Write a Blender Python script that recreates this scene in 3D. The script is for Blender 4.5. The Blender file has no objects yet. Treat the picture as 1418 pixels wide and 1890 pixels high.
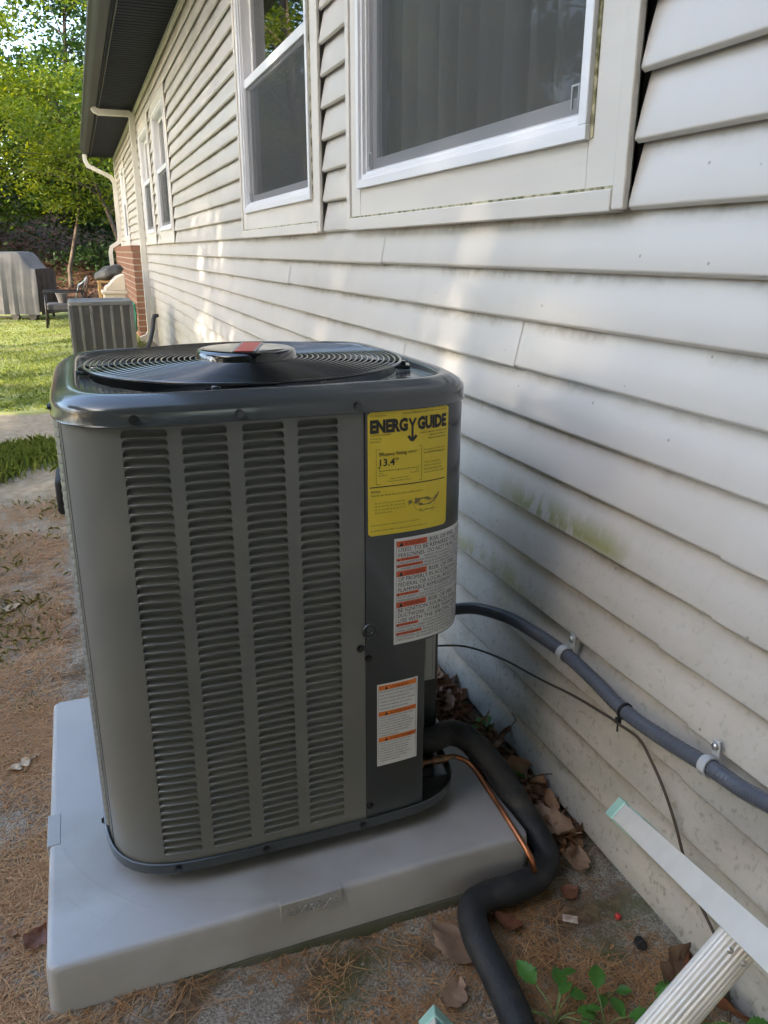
import bpy, math, random
import numpy as np
from mathutils import Vector, Matrix, noise
from mathutils.geometry import tessellate_polygon

random.seed(7); RNG = np.random.default_rng(7)
R = math.radians
SC = bpy.context.scene
COL = SC.collection

# ------------------------------------------------------------------ camera
FPX, YAW, PITCH, ROLL = 1460.9965, -0.356077549, -0.31844905, 0.00146231
CAM = Vector((0.160355, -1.04968, 1.135886))
fw = Vector((-math.sin(YAW) * math.cos(PITCH), math.cos(YAW) * math.cos(PITCH), math.sin(PITCH)))
r0 = Vector((math.cos(YAW), math.sin(YAW), 0)); u0 = r0.cross(fw)
rt = math.cos(ROLL) * r0 + math.sin(ROLL) * u0
up = -math.sin(ROLL) * r0 + math.cos(ROLL) * u0
cam = bpy.data.cameras.new('camera'); camo = bpy.data.objects.new('camera', cam); COL.objects.link(camo)
camo.matrix_world = Matrix(((rt.x, up.x, -fw.x, CAM.x), (rt.y, up.y, -fw.y, CAM.y), (rt.z, up.z, -fw.z, CAM.z), (0, 0, 0, 1)))
cam.sensor_fit = 'VERTICAL'; cam.sensor_height = 24.0; cam.lens = FPX / 1890 * 24.0
cam.clip_start = 0.02; cam.clip_end = 600
SC.camera = camo

# ------------------------------------------------------------------ sky, sun, exposure
SUN_HEAD, SUN_ELEV = R(250), R(24)          # heading clockwise from +Y
world = bpy.data.worlds.new('World'); SC.world = world; world.use_nodes = True
wn = world.node_tree
sky = wn.nodes.new('ShaderNodeTexSky'); sky.sky_type = 'NISHITA'; sky.sun_disc = False
sky.sun_elevation = SUN_ELEV; sky.sun_rotation = SUN_HEAD
sky.air_density = 1.0; sky.dust_density = 2.0; sky.ozone_density = 1.0
wn.links.new(sky.outputs[0], wn.nodes['Background'].inputs[0])
wn.nodes['Background'].inputs[1].default_value = 0.15
sun = bpy.data.lights.new('sun', 'SUN'); suno = bpy.data.objects.new('sun', sun); COL.objects.link(suno)
sun.energy = 2.0; sun.angle = R(0.5); sun.color = (1.0, 0.86, 0.68)
sdir = Vector((math.sin(SUN_HEAD) * math.cos(SUN_ELEV), math.cos(SUN_HEAD) * math.cos(SUN_ELEV), math.sin(SUN_ELEV)))
suno.rotation_euler = sdir.to_track_quat('Z', 'Y').to_euler()
suno.location = (-8, -3, 6)
SC.view_settings.view_transform = 'Standard'; SC.view_settings.look = 'None'
SC.view_settings.exposure = 2.75; SC.view_settings.gamma = 1.0; SC.view_settings.use_curve_mapping = False
SC.cycles.max_bounces = 8; SC.cycles.transparent_max_bounces = 16
SC.cycles.use_denoising = True

# ------------------------------------------------------------------ helpers
WL = {}
def wl(o): return WL.get(o.name, Vector((0, 0, 0)))

def tag(o, label=None, cat=None, group=None, kind=None):
    if label: o['label'] = label
    if cat: o['category'] = cat
    if group: o['group'] = group
    if kind: o['kind'] = kind
    return o

def thing(name, label, cat, loc=(0, 0, 0), group=None):
    o = bpy.data.objects.new(name, None); COL.objects.link(o); o.empty_display_size = 0.1
    o.location = loc; WL[o.name] = Vector(loc)
    return tag(o, label, cat, group)

def link_mesh(name, me, mat, parent=None, smooth=None):
    if mat is not None and len(me.materials) == 0: me.materials.append(mat)
    if smooth is not None and len(me.polygons):
        me.shade_smooth()
        if smooth < 180: me.set_sharp_from_angle(angle=R(smooth))
    o = bpy.data.objects.new(name, me); COL.objects.link(o)
    if parent is not None:
        o.parent = parent; o.location = -wl(parent)
    WL[o.name] = Vector((0, 0, 0))
    return o

class MB:
    def __init__(s): s.v = []; s.f = []
    def add(s, vs, fs):
        b = len(s.v); s.v += [tuple(p) for p in vs]; s.f += [tuple(i + b for i in f) for f in fs]; return s
    def box(s, a, b):
        x0, y0, z0 = a; x1, y1, z1 = b
        return s.add([(x0,y0,z0),(x1,y0,z0),(x1,y1,z0),(x0,y1,z0),(x0,y0,z1),(x1,y0,z1),(x1,y1,z1),(x0,y1,z1)],
                     [(0,3,2,1),(4,5,6,7),(0,1,5,4),(1,2,6,5),(2,3,7,6),(3,0,4,7)])
    def obox(s, c, ax, ay, az):
        c, ax, ay, az = map(Vector, (c, ax, ay, az))
        vs = [c + i*ax + j*ay + k*az for k in (-1,1) for (i,j) in ((-1,-1),(1,-1),(1,1),(-1,1))]
        return s.add(vs, [(0,3,2,1),(4,5,6,7),(0,1,5,4),(1,2,6,5),(2,3,7,6),(3,0,4,7)])
    def loft(s, rings, closed=True, cap0=False, cap1=False):
        n = len(rings[0]); b = len(s.v)
        for r in rings: s.v += [tuple(p) for p in r]
        m = n if closed else n - 1
        for k in range(len(rings) - 1):
            for i in range(m):
                j = (i + 1) % n
                s.f.append((b+k*n+i, b+k*n+j, b+(k+1)*n+j, b+(k+1)*n+i))
        if cap0: s.f.append(tuple(b + i for i in reversed(range(n))))
        if cap1: s.f.append(tuple(b + (len(rings)-1)*n + i for i in range(n)))
        return s
    def tube(s, path, rad, seg=8, cap=True, flat=None):
        P = [Vector(p) for p in path]; n = len(P)
        if not hasattr(rad, '__len__'): rad = [rad] * n
        t = (P[1] - P[0]).normalized()
        u = t.orthogonal().normalized()
        rings = []
        for i in range(n):
            tt = (P[min(i+1, n-1)] - P[max(i-1, 0)]).normalized()
            u = (u - tt * u.dot(tt)); u = u.normalized() if u.length > 1e-6 else tt.orthogonal().normalized()
            w = tt.cross(u)
            rings.append([P[i] + rad[i] * (math.cos(a) * u + math.sin(a) * w) for a in [2*math.pi*k/seg for k in range(seg)]])
        return s.loft(rings, True, cap, cap)
    def prism(s, poly, axis, lo, hi):
        # poly: 2D points in the two other axes (cyclic order), extruded along axis
        def mk(p, h):
            if axis == 'y': return (p[0], h, p[1])
            if axis == 'x': return (h, p[0], p[1])
            return (p[0], p[1], h)
        return s.loft([[mk(p, lo) for p in poly], [mk(p, hi) for p in poly]], True, True, True)
    def mesh(s, name):
        me = bpy.data.meshes.new(name); me.from_pydata(s.v, [], s.f); me.update(); return me
    def build(s, name, mat, parent=None, smooth=None, bevel=0):
        o = link_mesh(name, s.mesh(name), mat, parent, smooth)
        if bevel:
            m = o.modifiers.new('bevel', 'BEVEL'); m.width = bevel; m.segments = 2; m.limit_method = 'ANGLE'; m.angle_limit = R(40)
            o.data.shade_smooth(); o.data.set_sharp_from_angle(angle=R(50))
        return o

def spline(pts, n=8):
    P = [Vector(p) for p in pts]; P = [2*P[0]-P[1]] + P + [2*P[-1]-P[-2]]
    out = []
    for i in range(1, len(P) - 2):
        for k in range(n):
            t = k / n; a, b, c, d = P[i-1], P[i], P[i+1], P[i+2]
            out.append(0.5*((2*b) + (-a+c)*t + (2*a-5*b+4*c-d)*t*t + (-a+3*b-3*c+d)*t**3))
    out.append(P[-2]); return out

def quads_mesh(name, verts, nper=4):
    # verts: (N, nper, 3) numpy -> fast mesh of N separate polygons
    N = verts.shape[0]; me = bpy.data.meshes.new(name)
    me.vertices.add(N*nper); me.vertices.foreach_set('co', verts.reshape(-1).astype(np.float32))
    me.loops.add(N*nper); me.loops.foreach_set('vertex_index', np.arange(N*nper, dtype=np.int32))
    me.polygons.add(N); me.polygons.foreach_set('loop_start', np.arange(0, N*nper, nper, dtype=np.int32))
    me.polygons.foreach_set('loop_total', np.full(N, nper, dtype=np.int32))
    me.update(calc_edges=True); return me

# ------------------------------------------------------------------ materials
def newmat(name):
    m = bpy.data.materials.new(name); m.use_nodes = True
    return m, m.node_tree, m.node_tree.nodes['Principled BSDF']

def pmat(name, c1, c2=None, rough=0.5, metal=0.0, scale=8.0, detail=4, bump=0.0, bscale=60.0, spec=0.5, coat=0.0, stretch=(1,1,1), lo=0.35, hi=0.65, rvar=0.0, c3=None, s3=3.0):
    m, nt, b = newmat(name); N = nt.nodes; L = nt.links
    b.inputs['Roughness'].default_value = rough; b.inputs['Metallic'].default_value = metal
    b.inputs['Specular IOR Level'].default_value = spec
    b.inputs['Coat Weight'].default_value = coat; b.inputs['Coat Roughness'].default_value = 0.08
    b.inputs['Base Color'].default_value = (*c1, 1)
    geo = N.new('ShaderNodeNewGeometry'); mp = N.new('ShaderNodeMapping'); mp.inputs['Scale'].default_value = stretch
    L.new(geo.outputs['Position'], mp.inputs['Vector'])
    if c2 is not None:
        nz = N.new('ShaderNodeTexNoise'); nz.inputs['Scale'].default_value = scale; nz.inputs['Detail'].default_value = detail
        L.new(mp.outputs[0], nz.inputs['Vector'])
        rp = N.new('ShaderNodeValToRGB'); rp.color_ramp.elements[0].position = lo; rp.color_ramp.elements[1].position = hi
        rp.color_ramp.elements[0].color = (*c1, 1); rp.color_ramp.elements[1].color = (*c2, 1)
        L.new(nz.outputs['Fac'], rp.inputs['Fac']); out = rp.outputs['Color']
        if c3 is not None:
            n3 = N.new('ShaderNodeTexNoise'); n3.inputs['Scale'].default_value = s3; n3.inputs['Detail'].default_value = 6
            L.new(mp.outputs[0], n3.inputs['Vector'])
            r3 = N.new('ShaderNodeValToRGB'); r3.color_ramp.elements[0].position = 0.52; r3.color_ramp.elements[1].position = 0.68
            L.new(n3.outputs['Fac'], r3.inputs['Fac'])
            mx = N.new('ShaderNodeMix'); mx.data_type = 'RGBA'; mx.inputs[7].default_value = (*c3, 1)
            L.new(r3.outputs['Color'], mx.inputs[0]); L.new(out, mx.inputs[6]); out = mx.outputs[2]
        L.new(out, b.inputs['Base Color'])
        if rvar:
            mr = N.new('ShaderNodeMapRange'); mr.inputs[3].default_value = rough - rvar; mr.inputs[4].default_value = rough + rvar
            L.new(nz.outputs['Fac'], mr.inputs[0]); L.new(mr.outputs[0], b.inputs['Roughness'])
    if bump:
        bz = N.new('ShaderNodeTexNoise'); bz.inputs['Scale'].default_value = bscale; bz.inputs['Detail'].default_value = 5
        L.new(mp.outputs[0], bz.inputs['Vector'])
        bp = N.new('ShaderNodeBump'); bp.inputs['Strength'].default_value = bump; bp.inputs['Distance'].default_value = 0.004
        L.new(bz.outputs['Fac'], bp.inputs['Height']); L.new(bp.outputs[0], b.inputs['Normal'])
    return m

def leafmat(name, ca, cb, trans=0.45, rough=0.5):
    # two-sided leaf: diffuse plus translucency, colour varies leaf by leaf
    m, nt, b = newmat(name); N = nt.nodes; L = nt.links
    geo = N.new('ShaderNodeNewGeometry')
    rp = N.new('ShaderNodeValToRGB'); rp.color_ramp.elements[0].color = (*ca, 1); rp.color_ramp.elements[1].color = (*cb, 1)
    L.new(geo.outputs['Random Per Island'], rp.inputs['Fac'])
    L.new(rp.outputs[0], b.inputs['Base Color']); b.inputs['Roughness'].default_value = rough
    b.inputs['Specular IOR Level'].default_value = 0.3
    tr = N.new('ShaderNodeBsdfTranslucent'); hs = N.new('ShaderNodeHueSaturation'); hs.inputs['Hue'].default_value = 0.48; hs.inputs['Saturation'].default_value = 1.1; hs.inputs['Value'].default_value = 1.5
    L.new(rp.outputs[0], hs.inputs['Color']); L.new(hs.outputs[0], tr.inputs[0])
    mx = N.new('ShaderNodeMixShader'); mx.inputs[0].default_value = trans
    L.new(b.outputs[0], mx.inputs[1]); L.new(tr.outputs[0], mx.inputs[2])
    L.new(mx.outputs[0], N['Material Output'].inputs[0])
    return m

M = {}
M['panel'] = pmat('louver_panel_paint', (0.132, 0.138, 0.130), (0.148, 0.154, 0.145), rough=0.34, scale=3, bump=0.05, bscale=400, coat=0.15, c3=(0.154, 0.157, 0.146), s3=7)
M['dark'] = pmat('dark_grey_paint', (0.034, 0.040, 0.043), (0.040, 0.046, 0.049), rough=0.28, scale=4, bump=0.04, bscale=300, coat=0.45)
M['cover'] = pmat('top_cover_paint', (0.058, 0.064, 0.066), (0.064, 0.070, 0.072), rough=0.2, scale=4, bump=0.03, bscale=300, coat=0.55)
M['black'] = pmat('black_wire_paint', (0.014, 0.015, 0.017), rough=0.16, coat=0.8)
M['blackmatte'] = pmat('black_matte', (0.012, 0.012, 0.013), rough=0.7)
M['coil'] = pmat('coil_fins', (0.018, 0.019, 0.02), (0.03, 0.03, 0.03), rough=0.6, scale=300)
M['capgloss'] = pmat('gloss_black_cap', (0.01, 0.01, 0.012), rough=0.06, coat=1.0)
M['red'] = pmat('red_sticker', (0.55, 0.07, 0.05), rough=0.35)
M['yellow'] = pmat('yellow_label', (0.72, 0.55, 0.035), (0.76, 0.59, 0.045), rough=0.42, scale=20)
M['ink'] = pmat('label_ink', (0.022, 0.02, 0.016), rough=0.5)
M['inkmid'] = pmat('label_ink_grey', (0.10, 0.078, 0.015), rough=0.5)
M['mapfill'] = pmat('label_map_fill', (0.25, 0.2, 0.06), rough=0.5)
M['white'] = pmat('white_label', (0.66, 0.67, 0.68), (0.70, 0.71, 0.72), rough=0.4, scale=15)
M['greylabel'] = pmat('grey_label', (0.36, 0.37, 0.37), rough=0.45)
M['orangered'] = pmat('warning_red_orange', (0.66, 0.125, 0.055), rough=0.45)
M['orange'] = pmat('warning_orange', (0.75, 0.20, 0.03), rough=0.45)
M['redink'] = pmat('dark_red_ink', (0.20, 0.03, 0.012), rough=0.5)
M['pad'] = pmat('pad_plastic', (0.35, 0.35, 0.355), (0.39, 0.39, 0.395), rough=0.40, scale=6, bump=0.12, bscale=500, rvar=0.08, c3=(0.305, 0.298, 0.288), s3=4.5)
M['concrete'] = pmat('mossy_concrete', (0.10, 0.095, 0.07), (0.055, 0.06, 0.03), rough=0.9, scale=14, bump=0.6, bscale=90)
M['foam'] = pmat('foam_insulation', (0.010, 0.011, 0.013), (0.017, 0.019, 0.022), rough=0.6, scale=25, bump=0.35, bscale=260, c3=(0.034, 0.033, 0.031), s3=16)
M['copper'] = pmat('copper', (0.48, 0.20, 0.10), (0.30, 0.13, 0.07), rough=0.38, metal=1.0, scale=30)
M['copperold'] = pmat('tarnished_copper', (0.16, 0.11, 0.075), (0.35, 0.17, 0.09), rough=0.5, metal=0.7, scale=60)
M['conduit'] = pmat('grey_conduit', (0.075, 0.085, 0.108), (0.095, 0.105, 0.13), rough=0.28, scale=12, coat=0.3)
M['clamp'] = pmat('grey_clamp', (0.42, 0.44, 0.46), rough=0.35)
M['steel'] = pmat('zinc_steel', (0.55, 0.55, 0.56), rough=0.3, metal=1.0)
M['wire'] = pmat('brown_wire', (0.055, 0.04, 0.03), rough=0.55)
M['alu'] = pmat('mill_aluminium', (0.62, 0.59, 0.53), (0.67, 0.64, 0.58), rough=0.42, metal=0.15, scale=30, bump=0.05, bscale=300, stretch=(1, 1, 1))
M['mint'] = pmat('mint_plastic', (0.33, 0.56, 0.47), rough=0.4)
M['trimw'] = pmat('white_aluminium_frame', (0.74, 0.75, 0.78), rough=0.32)
M['cream'] = pmat('cream_trim_paint', (0.63, 0.605, 0.56), (0.58, 0.555, 0.51), rough=0.5, scale=10, bump=0.12, bscale=80, stretch=(1,0.15,1))
M['mould'] = pmat('mouldy_caulk', (0.45, 0.42, 0.28), (0.10, 0.10, 0.03), rough=0.8, scale=45, lo=0.4, hi=0.6)
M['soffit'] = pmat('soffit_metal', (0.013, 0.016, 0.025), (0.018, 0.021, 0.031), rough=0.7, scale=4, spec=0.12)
M['gutter'] = pmat('gutter_paint', (0.045, 0.050, 0.049), (0.028, 0.032, 0.034), rough=0.5, spec=0.25, scale=3, stretch=(1, 0.2, 1))
M['white_metal'] = pmat('white_downspout', (0.68, 0.67, 0.63), (0.60, 0.585, 0.53), rough=0.4, scale=3)
M['roof'] = pmat('roof_shingle', (0.07, 0.065, 0.06), (0.10, 0.095, 0.09), rough=0.9, scale=30)
M['sheath'] = pmat('wall_sheathing', (0.05, 0.047, 0.045), rough=0.9)
M['room'] = pmat('room_lining', (0.10, 0.095, 0.09), rough=0.9)
M['vane'] = pmat('blind_vane', (0.20, 0.19, 0.17), rough=0.75)
M['brick'] = pmat('brick', (0.25, 0.125, 0.078), (0.18, 0.085, 0.055), rough=0.85, scale=9, bump=0.4, bscale=150)
M['mortar'] = pmat('mortar', (0.36, 0.31, 0.26), rough=0.95)
M['ac_old'] = pmat('old_unit_grille', (0.11, 0.11, 0.107), (0.13, 0.128, 0.123), rough=0.5, scale=5)
M['ac_rib'] = pmat('old_unit_frame', (0.14, 0.14, 0.135), (0.17, 0.17, 0.16), rough=0.45, scale=5)
M['grillcloth'] = pmat('grey_cover_cloth', (0.165, 0.16, 0.152), (0.12, 0.118, 0.115), rough=0.8, scale=5, bump=0.3, bscale=25)
M['darkcloth'] = pmat('dark_cover_cloth', (0.010, 0.012, 0.016), (0.024, 0.025, 0.03), rough=0.6, scale=6)
M['blackmetal'] = pmat('black_powder_metal', (0.02, 0.02, 0.022), rough=0.4)
M['wicker'] = pmat('brown_wicker', (0.06, 0.035, 0.025), (0.09, 0.055, 0.04), rough=0.7, scale=80)
M['cushion'] = pmat('dark_cushion', (0.055, 0.055, 0.06), (0.08, 0.08, 0.085), rough=0.85, scale=20)
M['beige'] = pmat('beige_plastic', (0.66, 0.57, 0.46), (0.62, 0.53, 0.42), rough=0.5, scale=6)
M['bag'] = pmat('dark_bag_cloth', (0.045, 0.042, 0.038), (0.12, 0.115, 0.105), rough=0.7, scale=7)
M['pine'] = pmat('pine_wood', (0.55, 0.36, 0.15), (0.48, 0.30, 0.12), rough=0.7, scale=9)
M['hose'] = pmat('green_hose', (0.02, 0.28, 0.16), rough=0.4)
M['potgrey'] = pmat('grey_pot', (0.16, 0.15, 0.15), rough=0.7)
M['greycloth'] = pmat('grey_blue_cloth', (0.22, 0.24, 0.27), (0.40, 0.41, 0.42), rough=0.9, scale=14)
M['bark'] = pmat('bark', (0.075, 0.055, 0.04), (0.14, 0.11, 0.085), rough=0.95, scale=10, bump=0.8, bscale=30, stretch=(1,1,0.25))
M['barklit'] = pmat('pale_bark', (0.20, 0.15, 0.10), (0.28, 0.21, 0.15), rough=0.95, scale=10, bump=0.6, bscale=30)
M['leafbright'] = leafmat('leaf_yellow_green', (0.095, 0.16, 0.018), (0.22, 0.26, 0.03), 0.5)
M['leafmid'] = leafmat('leaf_mid_green', (0.035, 0.085, 0.014), (0.085, 0.14, 0.024), 0.42)
M['leafdark'] = leafmat('leaf_dark_green', (0.018, 0.045, 0.014), (0.045, 0.085, 0.024), 0.3)
M['weed'] = leafmat('weed_leaf', (0.055, 0.17, 0.03), (0.09, 0.23, 0.045), 0.35, 0.4)
M['weedstem'] = pmat('weed_stem', (0.12, 0.16, 0.05), rough=0.6)
M['grassblade'] = leafmat('grass_blade', (0.13, 0.20, 0.035), (0.29, 0.33, 0.09), 0.35)
M['drygrass'] = leafmat('dry_grass_blade', (0.34, 0.29, 0.11), (0.26, 0.30, 0.08), 0.3)
M['needle'] = leafmat('pine_needle', (0.30, 0.135, 0.05), (0.56, 0.36, 0.18), 0.15, 0.6)
M['chip'] = leafmat('needle_crumb', (0.32, 0.135, 0.055), (0.46, 0.28, 0.14), 0.1, 0.8)
M['deadleaf'] = leafmat('dead_leaf', (0.16, 0.085, 0.045), (0.34, 0.20, 0.115), 0.2, 0.6)
M['deadleaf2'] = pmat('dead_leaf_tan', (0.27, 0.175, 0.11), (0.20, 0.12, 0.075), rough=0.65, scale=30, bump=0.3, bscale=90)
M['deadleaf3'] = pmat('dead_leaf_red_brown', (0.20, 0.075, 0.035), (0.13, 0.05, 0.026), rough=0.55, scale=40, bump=0.3, bscale=90)
M['paleleaf'] = pmat('dead_leaf_pale', (0.52, 0.40, 0.28), (0.44, 0.33, 0.22), rough=0.65, scale=30)
M['litwhite'] = pmat('paper_scrap', (0.62, 0.56, 0.48), (0.35, 0.22, 0.16), rough=0.7, scale=90)
M['litred'] = pmat('red_berry', (0.45, 0.04, 0.03), rough=0.4)
M['pebble'] = pmat('pebble', (0.22, 0.19, 0.17), (0.30, 0.27, 0.25), rough=0.85, scale=30)

# glass: fresnel mix of clear and mirror
def glassmat():
    m, nt, b = newmat('window_glass'); N = nt.nodes; L = nt.links
    # Schlick reflectance of a thin double pane, the same from both sides
    ge = N.new('ShaderNodeNewGeometry'); dt = N.new('ShaderNodeVectorMath'); dt.operation = 'DOT_PRODUCT'
    L.new(ge.outputs['Incoming'], dt.inputs[0]); L.new(ge.outputs['Normal'], dt.inputs[1])
    def mth(op, a, bb=None):
        n = N.new('ShaderNodeMath'); n.operation = op; n.use_clamp = True
        for q, s_ in enumerate((a, bb)):
            if s_ is None: continue
            if isinstance(s_, (int, float)): n.inputs[q].default_value = s_
            else: L.new(s_, n.inputs[q])
        return n.outputs[0]
    n_ = N.new('ShaderNodeMath'); n_.operation = 'ABSOLUTE'; L.new(dt.outputs['Value'], n_.inputs[0])
    fres = mth('ADD', mth('MULTIPLY', mth('POWER', mth('SUBTRACT', 1.0, n_.outputs[0]), 4.0), 0.86), 0.075)
    tr = N.new('ShaderNodeBsdfTransparent'); tr.inputs[0].default_value = (0.92, 0.94, 0.93, 1)
    gl = N.new('ShaderNodeBsdfGlossy'); gl.inputs['Roughness'].default_value = 0.015
    mx = N.new('ShaderNodeMixShader'); L.new(fres, mx.inputs[0])
    L.new(tr.outputs[0], mx.inputs[1]); L.new(gl.outputs[0], mx.inputs[2]); L.new(mx.outputs[0], N['Material Output'].inputs[0])
    return m
M['glass'] = glassmat()
def screenmat():
    m, nt, b = newmat('insect_screen'); N = nt.nodes; L = nt.links
    b.inputs['Base Color'].default_value = (0.055, 0.055, 0.057, 1); b.inputs['Roughness'].default_value = 0.7
    tr = N.new('ShaderNodeBsdfTransparent')
    mx = N.new('ShaderNodeMixShader'); mx.inputs[0].default_value = 0.55
    L.new(tr.outputs[0], mx.inputs[1]); L.new(b.outputs[0], mx.inputs[2]); L.new(mx.outputs[0], N['Material Output'].inputs[0])
    return m
M['screen'] = screenmat()

# vinyl siding: off-white, grey dirt film and green algae growing on the lowest boards
def sidingmat():
    m, nt, b = newmat('vinyl_siding'); N = nt.nodes; L = nt.links
    b.inputs['Roughness'].default_value = 0.34; b.inputs['Specular IOR Level'].default_value = 0.5
    geo = N.new('ShaderNodeNewGeometry'); sep = N.new('ShaderNodeSeparateXYZ'); L.new(geo.outputs['Position'], sep.inputs[0])
    def noise_(scale, det=5, stretch=(1,1,1)):
        mp = N.new('ShaderNodeMapping'); mp.inputs['Scale'].default_value = stretch; L.new(geo.outputs['Position'], mp.inputs[0])
        n = N.new('ShaderNodeTexNoise'); n.inputs['Scale'].default_value = scale; n.inputs['Detail'].default_value = det; n.inputs['Roughness'].default_value = 0.62
        L.new(mp.outputs[0], n.inputs['Vector']); return n.outputs['Fac']
    def mrange(src, a, bb, c=0.0, d=1.0):
        n = N.new('ShaderNodeMapRange'); n.clamp = True
        n.inputs[1].default_value = a; n.inputs[2].default_value = bb; n.inputs[3].default_value = c; n.inputs[4].default_value = d
        L.new(src, n.inputs[0]); return n.outputs[0]
    def mul(a, bb):
        n = N.new('ShaderNodeMath'); n.operation = 'MULTIPLY'; n.use_clamp = True
        L.new(a, n.inputs[0])
        if isinstance(bb, float): n.inputs[1].default_value = bb
        else: L.new(bb, n.inputs[1])
        return n.outputs[0]
    def mixc(fac, a, col):
        n = N.new('ShaderNodeMix'); n.data_type = 'RGBA'; L.new(fac, n.inputs[0])
        if isinstance(a, tuple): n.inputs[6].default_value = (*a, 1)
        else: L.new(a, n.inputs[6])
        n.inputs[7].default_value = (*col, 1); return n.outputs[2]
    base = mixc(mrange(noise_(1.6, 3), 0.35, 0.7), (0.575, 0.553, 0.522), (0.525, 0.503, 0.472))
    # faint vertical run-off streaks
    base = mixc(mul(mrange(noise_(7, 4, (1, 1, 0.12)), 0.55, 0.75), 0.25), base, (0.47, 0.45, 0.40))
    # grey film low down, blotchy
    low = mrange(sep.outputs['Z'], 0.80, 0.10)
    film = mul(mrange(noise_(14, 8, (1, 0.5, 1)), 0.18, 0.62), low)
    base = mixc(mul(film, 0.62), base, (0.240, 0.245, 0.205))
    spk = mul(mrange(noise_(70, 5), 0.56, 0.66), mrange(sep.outputs['Z'], 0.75, 0.1))
    base = mixc(mul(spk, 0.6), base, (0.16, 0.16, 0.11))
    # green algae: patches, stronger low down, and a run of tufts on two boards
    g = mul(mrange(noise_(5.5, 6), 0.55, 0.68), mrange(sep.outputs['Z'], 0.70, 0.2))
    base = mixc(mul(g, 0.5), base, (0.24, 0.25, 0.09))
    # colony along the lip of the board at 0.61 m, y from 0.0 to 0.42
    up_ = mul(mrange(sep.outputs['Z'], 0.605, 0.625), mrange(sep.outputs['Z'], 0.675, 0.612))
    al = mul(mrange(sep.outputs['Y'], -0.03, 0.06), mrange(sep.outputs['Y'], 0.50, 0.36))
    c = mul(mul(up_, al), mrange(noise_(30, 8, (1, 1, 0.35)), 0.41, 0.51))
    base = mixc(mul(c, 0.95), base, (0.23, 0.24, 0.035))
    up2 = mul(mrange(sep.outputs['Z'], 0.41, 0.43), mrange(sep.outputs['Z'], 0.47, 0.42))
    c2 = mul(mul(up2, mrange(sep.outputs['Y'], 0.22, 0.30)), mrange(noise_(30, 8, (1, 1, 0.35)), 0.46, 0.58))
    base = mixc(mul(c2, 0.7), base, (0.27, 0.28, 0.07))
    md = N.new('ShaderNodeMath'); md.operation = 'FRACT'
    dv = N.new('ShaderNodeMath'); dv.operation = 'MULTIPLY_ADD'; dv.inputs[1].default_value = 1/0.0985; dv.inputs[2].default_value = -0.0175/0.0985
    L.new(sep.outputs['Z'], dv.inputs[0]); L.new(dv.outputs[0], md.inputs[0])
    gr = mul(mul(mrange(md.outputs[0], 0.70, 0.93), mrange(noise_(3.2, 6), 0.46, 0.60)), mrange(noise_(24, 7), 0.30, 0.60))  # brown lap grime, also painted to deepen the shadow lines under each lip
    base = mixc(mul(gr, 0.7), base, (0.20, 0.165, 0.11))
    # small dark specks everywhere
    vo = N.new('ShaderNodeTexVoronoi'); vo.inputs['Scale'].default_value = 16; L.new(geo.outputs['Position'], vo.inputs['Vector'])
    base = mixc(mul(mrange(vo.outputs['Distance'], 0.055, 0.03), 0.6), base, (0.1, 0.09, 0.07))
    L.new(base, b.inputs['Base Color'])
    bp = N.new('ShaderNodeBump'); bp.inputs['Strength'].default_value = 0.10; bp.inputs['Distance'].default_value = 0.003
    L.new(noise_(45, 4, (1, 0.25, 1)), bp.inputs['Height']); L.new(bp.outputs[0], b.inputs['Normal'])
    return m
M['siding'] = sidingmat()

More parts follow.
